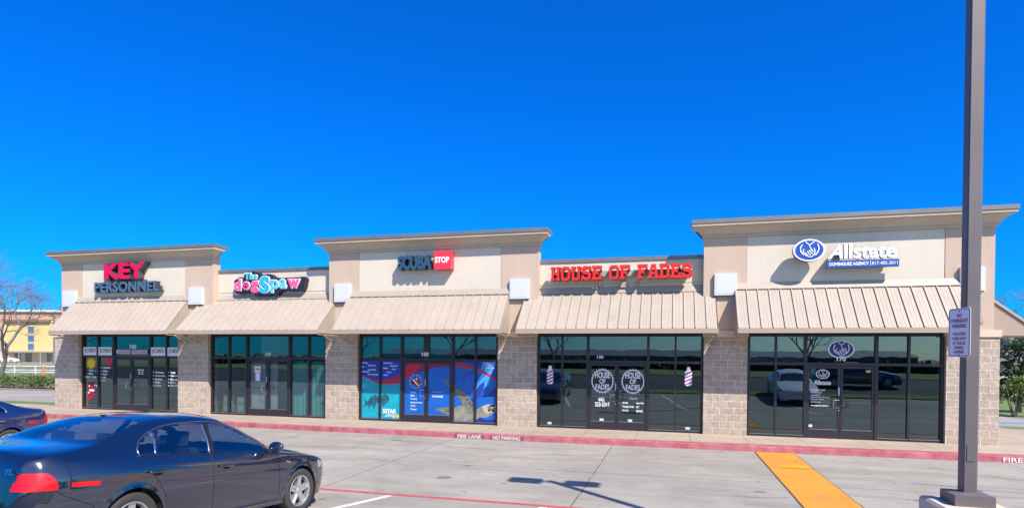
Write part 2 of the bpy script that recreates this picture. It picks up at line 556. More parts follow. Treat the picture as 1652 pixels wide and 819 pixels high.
def edge_y(x):
    return float(np.interp(x, [p[0] for p in edge], [p[1] for p in edge]))


M_CURBD = mat('smudged_red_paint', (0.22, 0.05, 0.085), 0.8, var=0.3, vscale=9)
for txt, x0, x1 in (('FIRE LANE', -6.15, -5.42), ('NO PARKING', -5.05, -4.22), ('FIRE LANE', 7.72, 8.75)):
    ym = edge_y((x0 + x1) / 2)
    ys = min(edge_y(x0), edge_y(x1)) - 0.012
    b = MB()
    zt, zb = -0.021, -0.149
    if x0 < 0:
        b.add([(x0 - 0.1, edge_y(x0 - .1) - 0.008, zt), (x1 + 0.1, edge_y(x1 + .1) - 0.008, zt), (x1 + 0.1, edge_y(x1 + .1) - 0.030, zb), (x0 - 0.1, edge_y(x0 - .1) - 0.030, zb)], [(0, 3, 2, 1)])
        b.build('stencil_patch', M_CURBD, curb)
    me = text_mesh(txt, x0, x1, -0.135, -0.03, 0, 0, offset=0.02)
    me.materials.append(mat('faded_stencil_white', (0.52, 0.48, 0.48), 0.85, col2=(0.62, 0.60, 0.60), vscale=30))
    for v in me.vertices:
        v.co.y = edge_y(v.co.x) - 0.016 - 0.03 * (-(v.co.z + 0.02) / 0.18)
    link('stencil_lettering', me, curb)
structure(curb)

# painted ground markings
b = MB()
b.add([(2.13, -2.36, -0.139), (3.06, -2.34, -0.139), (3.06, -9.3, -0.139), (2.13, -9.3, -0.139)], [(0, 3, 2, 1)])
b.add([(2.10, -2.36, -0.146), (2.13, -2.36, -0.139), (2.13, -9.3, -0.139), (2.10, -9.3, -0.146)], [(0, 3, 2, 1)], 1)
b.add([(3.085, -2.36, -0.146), (3.06, -2.36, -0.139), (3.06, -9.3, -0.139), (3.085, -9.3, -0.146)], [(0, 1, 2, 3)], 1)
b.add([(2.13, -4.64, -0.135), (3.06, -4.64, -0.135), (3.06, -4.67, -0.135), (2.13, -4.67, -0.135)], [(0, 3, 2, 1)], 2)
M_EDGE = mat('dark_joint', (0.08, 0.06, 0.04), 0.9)
M_YELB = mat('yellow_joint', (0.50, 0.22, 0.03), 0.9)
structure(b.build('yellow_walkway_stripe', [M_YEL, M_EDGE, M_YELB]))
b = MB()
b.add([(2.45, -4.15, -0.134), (2.92, -4.1, -0.134), (3.0, -4.55, -0.134), (2.4, -4.6, -0.134)], [(0, 3, 2, 1)])
structure(b.build('bright_yellow_patch', mat('fresh_yellow_paint', (0.62, 0.30, 0.008), 0.7, var=0.1, vscale=6)))
M_LINE = mat('red_line_paint', (0.42, 0.07, 0.085), 0.8, var=0.3, vscale=6)
structure(sheet('fire_lane_line', [-14, -8, 2, 12], [-9.52, -9.40], 0.004, M_LINE))
for k in range(-5, 5):
    x = -4.72 + 2.75 * k
    b = MB()
    pts = []
    for t in np.linspace(0.06, 5.2, 41):
        y = -9.5 - t
        pts.append((x - 0.25 * t - 0.065, y, lot_z(y) + 0.004)); pts.append((x - 0.25 * t + 0.065, y, lot_z(y) + 0.004))
    b.v = pts
    for i in range(40): b.f.append((2 * i, 2 * i + 1, 2 * i + 3, 2 * i + 2)); b.m.append(0)
    structure(b.build('parking_line', M_STRW))
structure(sheet('blue_parking_line', [12.2, 16, 20], [8.3, 8.75], 0.004, mat('blue_line_paint', (0.05, 0.22, 0.5), 0.8)))
b = MB()
b.add([(10.9, 4.55, 0.01), (22, 3.45, 0.01), (22, 4.3, 0.01), (10.9, 5.4, 0.01)], [(0, 1, 2, 3)])
structure(b.build('grass_strip', M_GRASS))

# ------------------------------------------------------------------ building
bld = thing('retail_building', 'long single storey shopping strip with beige parapets and split block piers', 'building', (-8, 0.3, 0))
TOWERS = [(-24.34, -16.86, -23.24, -18.15), (-11.88, -4.22, -10.68, -5.48), (0.89, 8.36, 2.11, 7.19)]
LOWS = [(-16.86, -11.88, 5.50), (-4.22, 0.89, 5.46)]
FY = -0.15     # front plane of the towers
LY = 0.13      # front plane of the low parapets
# inner body of the building
b = MB()
b.box(-24.2, 8.2, 6.0, 18, -0.1, 5.0)
b.box(-24.2, 8.2, 0.4, 6.0, 3.25, 4.9)
b.build('rear_block', M_CREAM, bld)
prof = [(0.0, 5.90), (0.05, 5.90), (0.05, 5.985), (0.085, 5.985), (0.10, 6.03), (0.145, 6.085), (0.20, 6.13), (0.265, 6.165), (0.31, 6.175), (0.31, 6.20), (0.35, 6.20), (0.35, 6.27)]
for x0, x1, p0, p1 in TOWERS:
    b = MB()
    b.box(p0, p1, FY, 0.22, 3.12, 6.3)
    b.build('sign_panel_wall', M_CREAM, bld)
    b = MB(); b.box(x0, p0 - 0.008, FY - 0.012, 0.22, 3.12, 6.3); b.build('pilaster', M_PINK, bld)
    b = MB(); b.box(p1 + 0.008, x1, FY - 0.012, 0.22, 3.12, 6.3); b.build('pilaster', M_PINK, bld)
    b = MB()
    yb = 0.03
    ring = []
    for o, z in prof:
        ring.append([(x0 - o, yb, z), (x0 - o, FY - 0.012 - o, z), (x1 + o, FY - 0.012 - o, z), (x1 + o, yb, z)])
    for r in ring: b.v += r
    for i in range(len(ring) - 1):
        for k in range(3):
            b.f.append((i * 4 + k, i * 4 + k + 1, i * 4 + k + 5, i * 4 + k + 4)); b.m.append(0)
    b.f.append(tuple(i * 4 for i in range(len(ring))) + ()); b.m.append(0)
    b.f.append(tuple(i * 4 + 3 for i in reversed(range(len(ring))))); b.m.append(0)
    b.build('cornice', M_CORN, bld)
    b = MB(); b.box(x0 - 0.37, x1 + 0.37, FY - 0.385, 0.24, 6.272, 6.39); b.build('parapet_cap', M_CAP, bld)
for x0, x1, zt in LOWS:
    b = MB(); b.box(x0 + 0.002, x1 - 0.002, LY, 0.40, 3.12, zt - 0.12); b.build('low_sign_wall', M_CREAM, bld)
    b = MB(); b.box(x0 + 0.003, x1 - 0.003, LY - 0.03, 0.43, zt - 0.118, zt); b.build('low_parapet_cap', M_CAP, bld)
    b = MB(); b.box(x0 + 0.003, x1 - 0.003, LY - 0.012, LY - 0.002, 4.62, 4.635); b.build('panel_joint', M_CORN, bld)
PIERS = [(-24.68, -23.42), (-18.46, -17.06), (-12.0, -10.75), (-5.56, -4.25), (0.92, 2.16), (7.26, 8.5)]
for i, (x0, x1) in enumerate(PIERS):
    b = MB(); b.box(x0, x1, FY - 0.03, 0.35, -0.05, 2.925); b.build('block_pier', M_BLOCK, bld)
    b = MB(); b.box(x0 - 0.03, x1 + 0.03, FY - 0.07, 0.35, 2.927, 3.118); b.build('pier_cap_stone', M_STONE, bld)
# side walls of the building
b = MB(); b.box(-24.5, -24.2, 0.4, 18, -0.1, 2.9); b.build('side_wall', M_BLOCK, bld)
b = MB(); b.box(8.0, 8.3, 0.4, 18, -0.1, 2.9); b.build('side_wall', M_BLOCK, bld)
b = MB(); b.box(-24.3, -24.0, 0.4, 18, 2.91, 5.2); b.build('upper_side_wall', M_PINK, bld)
b = MB(); b.box(7.95, 8.25, 0.4, 18, 2.91, 5.2); b.build('upper_side_wall', M_PINK, bld)
# lintels over the shopfronts
OPEN = [(-23.42, -18.46), (-17.06, -12.0), (-10.75, -5.56), (-4.25, 0.92), (2.16, 7.26)]
for x0, x1 in OPEN:
    b = MB(); b.box(x0, x1, -0.08, 0.34, 3.052, 3.117); b.build('lintel', M_TAN2, bld)
# rooms behind the glass
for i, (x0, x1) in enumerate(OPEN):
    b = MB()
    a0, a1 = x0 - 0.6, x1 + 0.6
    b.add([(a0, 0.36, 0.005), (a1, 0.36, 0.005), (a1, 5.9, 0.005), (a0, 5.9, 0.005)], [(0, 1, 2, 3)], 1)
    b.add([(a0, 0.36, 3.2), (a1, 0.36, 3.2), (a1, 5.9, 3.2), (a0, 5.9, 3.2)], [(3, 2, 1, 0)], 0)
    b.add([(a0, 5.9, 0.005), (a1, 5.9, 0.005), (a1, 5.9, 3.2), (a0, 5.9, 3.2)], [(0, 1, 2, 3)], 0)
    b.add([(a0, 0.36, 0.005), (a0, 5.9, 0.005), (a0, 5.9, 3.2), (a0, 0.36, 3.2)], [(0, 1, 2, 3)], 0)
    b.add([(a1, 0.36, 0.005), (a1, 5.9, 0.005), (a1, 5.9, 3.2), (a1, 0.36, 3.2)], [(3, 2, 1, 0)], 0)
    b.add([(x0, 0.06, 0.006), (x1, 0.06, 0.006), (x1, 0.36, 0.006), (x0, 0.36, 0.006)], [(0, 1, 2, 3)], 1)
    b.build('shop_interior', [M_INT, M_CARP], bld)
b = MB(); b.box(-15.5, -14.38, 0.85, 0.95, 0.01, 3.0); b.box(-14.38, -14.28, 0.85, 5.5, 0.01, 3.0); b.build('partition_wall', M_INTW, bld)
flat_text('R', 7.86, 8.13, 3.30, 3.80, FY - 0.04, mat('grey_letter', (0.30, 0.29, 0.29), 0.5), bld, name='building_letter', offset=0.03)

# ------------------------------------------------------------------ awnings
AWN = [(-23.6, -17.95, FY, 'tan ribbed metal awning over the jobs shopfront, leftmost of the five'),
       (-17.52, -11.62, LY, 'tan ribbed metal awning below the pink and blue pet sign'),
       (-11.06, -5.17, FY, 'tan ribbed metal awning over the blue ocean graphics shopfront'),
       (-4.67, 1.25, LY, 'tan ribbed metal awning below the red block letter sign'),
       (1.78, 7.56, FY, 'tan ribbed metal awning below the blue and white hands emblem sign')]
EY, EZ, TZ = -1.25, 3.14, 4.40


def awning(x0, x1, wy, label):
    t = thing('metal_awning', label, 'awning', ((x0 + x1) / 2, wy, 3.1), 'awnings over the shopfronts')
    n = round((x1 - x0) / 0.308)
    w = (x1 - x0) / n
    wy2 = wy - 0.014
    d = Vector((0, EY - wy2, EZ - TZ)).normalized()
    nrm = Vector((0, d.z, -d.y))
    if nrm.z < 0: nrm = -nrm
    b = MB()
    A = Vector((0, wy2, TZ)); Bp = Vector((0, EY, EZ))
    def P(x, q, h): return (x, q.y + nrm.y * h, q.z + nrm.z * h)
    # cross section of the sheet: flats with shallow striations and standing seams
    prof = []
    for k in range(n):
        xa = x0 + k * w
        prof += [(xa, 0.034), (xa + 0.022, 0.034), (xa + 0.026, 0.0)]
        for f in (0.36, 0.66):
            xm = xa + w * f
            prof += [(xm - 0.012, 0.0), (xm, 0.005), (xm + 0.012, 0.0)]
        prof += [(xa + w - 0.001, 0.0)]
    prof += [(x1, 0.034)]
    for x, h in prof: b.v.append(P(x, A, h)); b.v.append(P(x, Bp, h))
    for i in range(len(prof) - 1):
        b.f.append((2 * i, 2 * i + 1, 2 * i + 3, 2 * i + 2)); b.m.append(0)
    # thickness below
    b.add([P(x0, A, -0.01), P(x1, A, -0.01), P(x1, Bp, -0.01), P(x0, Bp, -0.01)], [(0, 1, 2, 3)])
    b.build('roof_sheet', M_TAN, t)
    b = MB()
    b.box(x0 - 0.01, x1 + 0.01, EY - 0.012, EY + 0.02, EZ - 0.10, EZ + 0.004)
    b.box(x0 - 0.01, x1 + 0.01, EY - 0.03, EY + 0.05, EZ - 0.135, EZ - 0.102, 1)
    b.build('fascia', [M_TAN2, M_TAN], t)
    b = MB()
    pts = [(wy2 + 0.005, TZ + 0.13), (wy2 - 0.012, TZ + 0.13), (wy2 - 0.105, TZ - 0.055), (wy2 - 0.105, TZ - 0.072), (wy2 + 0.005, TZ + 0.05)]
    v = [(xx_, y, z) for xx_ in (x0 - 0.02, x1 + 0.02) for y, z in pts]
    b.add(v, [(0, 1, 2, 3, 4), (9, 8, 7, 6, 5), (0, 5, 6, 1), (1, 6, 7, 2), (2, 7, 8, 3), (3, 8, 9, 4)])
    b.build('top_flashing', M_TAN, t)
    for xe in (x0 + 0.012, x1 - 0.012):
        b = MB()
        pts = [(wy2 - 0.03, TZ - 0.06), (EY + 0.02, EZ - 0.04), (EY + 0.02, EZ - 0.10), (wy2 - 0.03, EZ - 0.10)]
        v = [(xe - 0.008, y, z) for y, z in pts] + [(xe + 0.008, y, z) for y, z in pts]
        b.add(v, [(3, 2, 1, 0), (4, 5, 6, 7), (0, 1, 5, 4), (1, 2, 6, 5), (2, 3, 7, 6), (3, 0, 4, 7)])
        b.build('end_panel', M_TAN, t)
        b = MB()
        b.tube([(xe, wy2 - 0.02, EZ - 0.17), (xe, EY + 0.02, EZ - 0.155)], 0.018, 6)
        b.tube([(xe, -0.19, EZ - 0.42), (xe, EY + 0.35, EZ - 0.17)], 0.018, 6)
        b.build('brace', M_TAN2, t)
    return t


for a in AWN: awning(*a)
# awning on the right-hand side wall, seen end on
t = thing('metal_awning', 'side awning sloping away from the right end wall of the building', 'awning', (8.4, 2, 3.1), 'awnings over the shopfronts')
b = MB()
v = [(8.3, 0.32, 4.12), (9.75, 0.32, 2.98), (9.75, 0.32, 3.06), (8.3, 0.32, 4.20)]
b.add(v + [(x, 8.0, z) for x, y, z in v], [(0, 1, 2, 3), (7, 6, 5, 4), (3, 2, 6, 7), (0, 4, 5, 1), (1, 5, 6, 2)])
b.build('roof_sheet', M_TAN, t)
b = MB(); b.add([(8.3, 0.36, 4.10), (9.7, 0.36, 3.0), (9.7, 0.36, 3.02), (8.3, 0.36, 3.08), (8.3, 0.39, 4.10), (9.7, 0.39, 3.0), (9.7, 0.39, 3.02), (8.3, 0.39, 3.08)], [(3, 2, 1, 0), (4, 5, 6, 7)])
b.build('end_panel', M_TAN2, t)
b = MB(); b.box(8.3, 9.8, 0.33, 0.42, 2.98, 3.07); b.build('fascia', M_TAN2, t)

# white wall boxes
PLQ = [(-24.16, -23.50, 'white square wall box at the left end of the parapet beside the jobs shopfront awning'),
       (-17.90, -17.27, 'white square wall box between the jobs awning and the pet shop awning'),
       (-11.61, -10.99, 'white square wall box between the pet shop awning and the scuba sign awning'),
       (-5.15, -4.51, 'white square wall box between the scuba sign and the red block letter sign'),
       (1.20, 1.83, 'white square wall box between the red block letter sign and the hands emblem sign'),
       (7.53, 8.10, 'white square wall box partly hidden by the grey lamp post')]
for x0, x1, lb in PLQ:
    t = thing('wall_light_box', lb, 'wall light', ((x0 + x1) / 2, FY - 0.012, 4.15), 'white boxes on the pilasters')
    b = MB(); b.box(x0, x1, FY - 0.12, FY - 0.012, 4.17, 4.82); b.build('housing', M_WHITE, t)
    b = MB(); b.box(x0 + 0.02, x1 - 0.02, FY - 0.10, FY - 0.014, 4.14, 4.168); b.build('base_trim', M_CAP, t)
    b = MB(); b.box(x0 + 0.05, x1 - 0.05, FY - 0.126, FY - 0.121, 4.22, 4.77); b.build('front_panel', M_WHITE, t)

# ------------------------------------------------------------------ shopfronts
M_ALUD = mat('worn_aluminium', (0.30, 0.30, 0.32), 0.4, 0.7)


def shopfront(name_label, mull, zt=(2.11, 2.19), centre_mullion=False, H=3.05):
    x0, a, b_, c, d, e, x1 = mull
    t = thing('shopfront', name_label, 'shop front', ((x0 + x1) / 2, 0, 0), 'glazed shopfronts')
    f = MB()
    fy0, fy1 = -0.065, 0.055
    w = 0.03
    f.box(x0, x0 + 0.055, fy0, fy1, 0.0, H); f.box(x1 - 0.055, x1, fy0, fy1, 0.0, H)
    f.box(x0 + 0.055, x1 - 0.055, fy0, fy1, H - 0.10, H)
    for m_ in (a, e): f.box(m_ - w, m_ + w, fy0 + 0.002, fy1, 0.0, H - 0.10)
    for m_ in (b_, d): f.box(m_ - 0.04, m_ + 0.04, fy0 - 0.004, fy1, 0.0, H - 0.10)
    if centre_mullion: f.box(c - 0.10, c + 0.10, fy0 + 0.002, fy1, zt[1], H - 0.10)
    for p, q in ((x0 + 0.055, a - w), (a + w, b_ - 0.04), (b_ + 0.04, d - 0.04), (d + 0.04, e - w), (e + w, x1 - 0.055)):
        f.box(p, q, fy0 + 0.004, fy1, zt[0], zt[1])
    for p, q in ((x0 + 0.055, a - w), (a + w, b_ - 0.04), (d + 0.04, e - w), (e + w, x1 - 0.055)):
        f.box(p, q, fy0 + 0.004, fy1, 0.012, 0.075)
    f.build('frame', M_BRZ, t)
    for p, q in ((x0 + 0.055, a - w), (a + w, b_ - 0.04), (d + 0.04, e - w), (e + w, x1 - 0.055)):
        MB().box(p, q, fy0 - 0.012, fy0 + 0.002, 0.062, 0.08).build('sill_trim', M_ALUD, t)
    R_ = {}
    zl0, zl1 = 0.078, zt[0]
    zu0, zu1 = zt[1], H - 0.10
    def pane(key, p, q, z0, z1, parent=t, y=0.0):
        o = MB().add([(p, y, z0), (q, y, z0), (q, y, z1), (p, y, z1)], [(0, 1, 2, 3)]).build('window_pane', M_GLASS, parent)
        R_[key] = (o, p, q, z0, z1)
    pane('L1', x0 + 0.055, a - w, zl0, zl1); pane('L2', a + w, b_ - 0.04, zl0, zl1)
    pane('R1', d + 0.04, e - w, zl0, zl1); pane('R2', e + w, x1 - 0.055, zl0, zl1)
    pane('UL1', x0 + 0.055, a - w, zu0, zu1); pane('UL2', a + w, b_ - 0.04, zu0, zu1)
    pane('UR1', d + 0.04, e - w, zu0, zu1); pane('UR2', e + w, x1 - 0.055, zu0, zu1)
    if centre_mullion:
        pane('UC1', b_ + 0.04, c - 0.1, zu0, zu1); pane('UC2', c + 0.1, d - 0.04, zu0, zu1)
    else:
        pane('UC', b_ + 0.04, d - 0.04, zu0, zu1)
    for key, p, q, hx in (('D1', b_ + 0.045, c - 0.004, -1), ('D2', c + 0.004, d - 0.045, 1)):
        g = MB()
        yy0, yy1 = -0.05, 0.0
        st = 0.062
        g.box(p, p + st, yy0, yy1, 0.015, zt[0] - 0.012); g.box(q - st, q, yy0, yy1, 0.015, zt[0] - 0.012)
        g.box(p + st, q - st, yy0, yy1, 0.015, 0.262); g.box(p + st, q - st, yy0, yy1, zt[0] - 0.085, zt[0] - 0.012)
        door = g.build('door', M_BRZ, t)
        o = MB().add([(p + st, -0.022, 0.262), (q - st, -0.022, 0.262), (q - st, -0.022, zt[0] - 0.085), (p + st, -0.022, zt[0] - 0.085)], [(0, 1, 2, 3)]).build('door_glass', M_GLASS, door)
        R_[key] = (o, p + st, q - st, 0.262, zt[0] - 0.085)
        MB().box(p + st, q - st, yy0 - 0.006, yy0 - 0.001, 0.255, 0.272).build('glass_bead', M_ALUD, door)
        h = MB()
        xh = (q - 0.035) if hx < 0 else (p + 0.035)
        dx = -0.15 if hx < 0 else 0.15
        h.tube([(xh, yy0, 1.12), (xh, yy0 - 0.07, 1.12), (xh + dx, yy0 - 0.07, 1.12)], 0.011, 6)
        h.tube([(xh + dx, yy0 - 0.07, 1.12), (xh + dx, yy0 - 0.07, 0.90), (xh, yy0 - 0.07, 0.90), (xh, yy0, 0.90)], 0.011, 6)
        h.build('pull_handle', M_ALUD if hx < 0 else M_BRZ, door)
        k = MB(); k.box(p + st, q - st, 0.02, 0.05, 1.02, 1.06); k.build('push_bar', M_ALUD, door)
        if hx < 0:
            k = MB(); k.box(q - 0.045, q - 0.015, yy0 - 0.008, yy0 - 0.001, 1.25, 1.48); k.build('lock_plate', M_ALU, door)
            k = MB(); k.prism_xz(ell(q - 0.03, 0.82, 0.02, 0.02, 12), yy0 - 0.012, yy0 - 0.001); k.build('lock_cylinder', M_ALU, door)
    return t, R_


GY = -0.006     # vinyl lies just in front of the glass
def decal(name, polys, m, parent, dy=0.0, rect=None, y=None):
    b = MB()
    yy = (GY if y is None else y) - dy
    for p in polys:
        if rect: p = clip_rect(p, *rect)
        if len(p) < 3: continue
        a = sum(p[i][0] * p[(i + 1) % len(p)][1] - p[(i + 1) % len(p)][0] * p[i][1] for i in range(len(p)))
        if a < 0: p = p[::-1]
        b.poly([(x, yy, z) for x, z in p])
    if not b.v: return None
    return b.build(name, m, parent)


def rect(x0, x1, z0, z1): return [(x0, z0), (x1, z0), (x1, z1), (x0, z1)]


def lines(txts, rows, m, parent, dy=0.004, y=None, **k):
    for s, (x0, x1, z0, z1) in zip(txts, rows):
        flat_text(s, x0, x1, z0, z1, (GY if y is None else y) - dy, m, parent, **k)


M_PAPER = mat('banner_white', (0.72, 0.72, 0.76), 0.7)
M_PINKB = mat('banner_pink', (0.62, 0.40, 0.50), 0.7)
M_SUNY = mat('starburst_yellow', (0.75, 0.50, 0.015), 0.6)
M_BURR = mat('burst_red', (0.62, 0.01, 0.03), 0.6)
M_MAR = mat('maroon_print', (0.26, 0.008, 0.03), 0.6)

# --- jobs shop
t, P = shopfront('dark framed shopfront with four white JOBS banners and number 100', (-23.38, -22.57, -21.75, -20.86, -19.93, -19.14, -18.47))
for key, x0, x1 in (('UL1', -23.30, -22.62), ('UL2', -22.52, -21.83), ('UR1', -19.87, -19.18), ('UR2', -19.07, -18.54)):
    o = decal('jobs_banner', [rect(x0, x1, 2.20, 2.53)], M_PAPER, P[key][0], y=-0.07)
    flat_text('JOBS!', x0 + 0.04, x1 - 0.03, 2.27, 2.47, -0.073, M_BLK, o, offset=0.01)
flat_text('100', -20.98, -20.66, 2.46, 2.64, GY - 0.004, M_WHV, P['UC'][0], offset=0.03)
for x0, x1, s in ((-21.60, -20.89, 'WALK-INS'), (-20.83, -20.05, 'WELCOME')):
    o = decal('pink_banner', [rect(x0, x1, 2.27, 2.42)], M_PINKB, P['UC'][0], y=-0.07)
    flat_text(s, x0 + 0.06, x1 - 0.06, 2.305, 2.385, -0.073, mat('grey_print', (0.25, 0.15, 0.25), 0.7), o, offset=0.01)
def star(cx, cz, r0, r1, n, jit=0.12, seed=1):
    q = random.Random(seed); out = []
    for i in range(2 * n):
        r = (r1 if i % 2 == 0 else r0) * (1 + q.uniform(-jit, jit))
        a = math.pi * i / n
        out.append((cx + r * math.cos(a), cz + r * math.sin(a)))
    return out
decal('yellow_starburst', [star(-22.97, 1.86, 0.165, 0.30, 15)], M_SUNY, P['L1'][0], 0.004)
decal('red_burst', [star(-22.02, 1.92, 0.12, 0.185, 9, seed=4)], M_BURR, P['L2'][0], 0.004)
lines(['TEMP', 'HIRE', 'DIRECT HIRE'], [(-23.11, -22.84, 1.53, 1.60), (-23.14, -22.86, 1.40, 1.47), (-23.27, -22.70, 1.27, 1.34)], M_WHV, P['L1'][0], offset=0.03)
decal('blue_tag', [rect(-22.80, -22.68, 1.50, 1.61)], mat('tag_blue', (0.05, 0.2, 0.55), 0.6), P['L1'][0], 0.004)
decal('maroon_poster', [[(-23.15, 1.10), (-22.79, 1.12), (-22.80, 0.52), (-22.95, 0.40), (-23.12, 0.30)]], M_MAR, P['L1'][0], 0.003)
decal('poster_marks', [ell(-23.06, 0.95, 0.035, 0.04), ell(-22.77, 0.98, 0.035, 0.035), ell(-22.69, 0.96, 0.03, 0.035), rect(-23.06, -22.80, 0.73, 0.80), rect(-23.14, -23.06, 0.64, 0.69)], M_WHV, P['L1'][0], 0.006)
def bullets(key, x0, rows, words):
    lines(words, [(x0, xe, z0, z1) for xe, z0, z1 in rows], M_WHV, P[key][0], offset=0.035)
    decal('bullet', [ell(x0 - 0.09, (z0 + z1) / 2, 0.022, 0.022, 10) for xe, z0, z1 in rows], M_WHV, P[key][0], 0.004)
bullets('L2', -22.36, [(-21.98, 1.66, 1.74), (-22.10, 1.52, 1.60), (-22.13, 1.40, 1.47), (-22.18, 1.27, 1.35), (-22.22, 1.14, 1.22)], ['Clerical', 'Office', 'Sales', 'Labor', 'Driver'])
bullets('R1', -19.73, [(-19.30, 1.51, 1.59), (-19.25, 1.37, 1.45), (-19.36, 1.24, 1.32), (-19.46, 1.11, 1.20), (-19.42, 0.99, 1.06)], ['Warehouse', 'Manufacturing', 'Machinist', 'Welder', 'Forklift'])
bullets('R2', -18.98, [(-18.72, 1.51, 1.59), (-18.56, 1.38, 1.46), (-18.62, 1.24, 1.33), (-18.74, 1.12, 1.20), (-18.56, 0.99, 1.08)], ['Packer', 'Engineering', 'Production', 'Clerk', 'Accounting'])
lines(['OFFICE HOURS', 'MON - FRI', '8:00 - 5:00'], [(-20.57, -20.27, 1.60, 1.66), (-20.55, -20.28, 1.53, 1.58), (-20.53, -20.29, 1.45, 1.51)], M_WHV, P['D2'][0], y=-0.028, offset=0.03)

# --- pet shop
t, P = shopfront('dark shopfront with teal curtains at right and white notices on its left door', (-17.03, -16.23, -15.43, -14.53, -13.58, -12.78, -12.06))
M_CURT = mat('teal_curtain', (0.20, 0.74, 0.70), 0.8, var=0.2, vscale=2)
for key in ('R1', 'R2'):
    o, x0, x1, z0, z1 = P[key]
    b = MB(); n = 60
    for i in range(n + 1):
        x = x0 - 0.02 + (x1 - x0 + 0.04) * i / n
        y = 0.11 + 0.035 * math.sin(i * 1.05) + 0.02 * math.sin(i * 0.41 + 1)
        b.v += [(x, y, 0.03), (x, y + 0.01 * math.sin(i), 2.1 - 0.06 * abs(math.sin(i * 0.2)))]
    for i in range(n): b.f.append((2 * i, 2 * i + 2, 2 * i + 3, 2 * i + 1)); b.m.append(0)
    b.build('curtain', M_CURT, t, smooth=True)
M_LITINT = mat('lit_interior_pale', (0.80, 0.80, 0.80), 0.8)
for key, fr in (('D1', 1.0), ('D2', 0.34)):
    o, x0, x1, z0, z1 = P[key]
    MB().box(x0 - 0.02, x0 + (x1 - x0) * fr, 0.10, 0.11, z0 - 0.1, z1).build('lit_interior_panel', M_LITINT, t)  # added pale panels behind the door glass, imitating a lit interior
flat_text('110', -14.65, -14.42, 2.24, 2.37, GY - 0.004, M_WHV, P['UC'][0], offset=0.03)
o = decal('door_notice', [rect(-15.10, -14.84, 1.62, 1.84)], M_PAPER, P['D1'][0], y=-0.028)
flat_text('OPEN', -15.08, -14.86, 1.68, 1.78, -0.031, M_BURR, o, offset=0.04)
o = decal('door_notice', [rect(-15.06, -14.86, 1.30, 1.60)], mat('pale_blue_paper', (0.55, 0.62, 0.75), 0.7), P['D1'][0], y=-0.028)
M_BOXC = mat('pale_green_board', (0.34, 0.50, 0.43), 0.8, var=0.15, vscale=3)
M_BOXD = mat('pale_board_print', (0.62, 0.72, 0.66), 0.8)
for x0, x1, zs in ((-16.64, -16.30, (0.06, 0.38, 0.72)), (-16.02, -15.62, (0.06, 0.40, 0.66))):
    for q in range(2):
        tt = thing('display_box', 'pale green %s box in the pet shop window, %s' % (('lower', 'upper')[q], ('left stack', 'stack nearest the door')[x0 > -16.2]), 'box', ((x0 + x1) / 2, 0.4, zs[q]), 'boxes in the pet shop window')
        b = MB(); b.box(x0, x1 - 0.03 * q, 0.12 + 0.02 * q, 0.40, zs[q] + 0.002, zs[q + 1] - 0.004); b.build('carton', M_BOXC, tt)
        b = MB(); b.prism_xz(rect(x0 + 0.06, x1 - 0.1, zs[q] + 0.09, zs[q + 1] - 0.07), 0.112 + 0.02 * q, 0.118 + 0.02 * q); b.build('printed_panel', M_BOXD, tt)

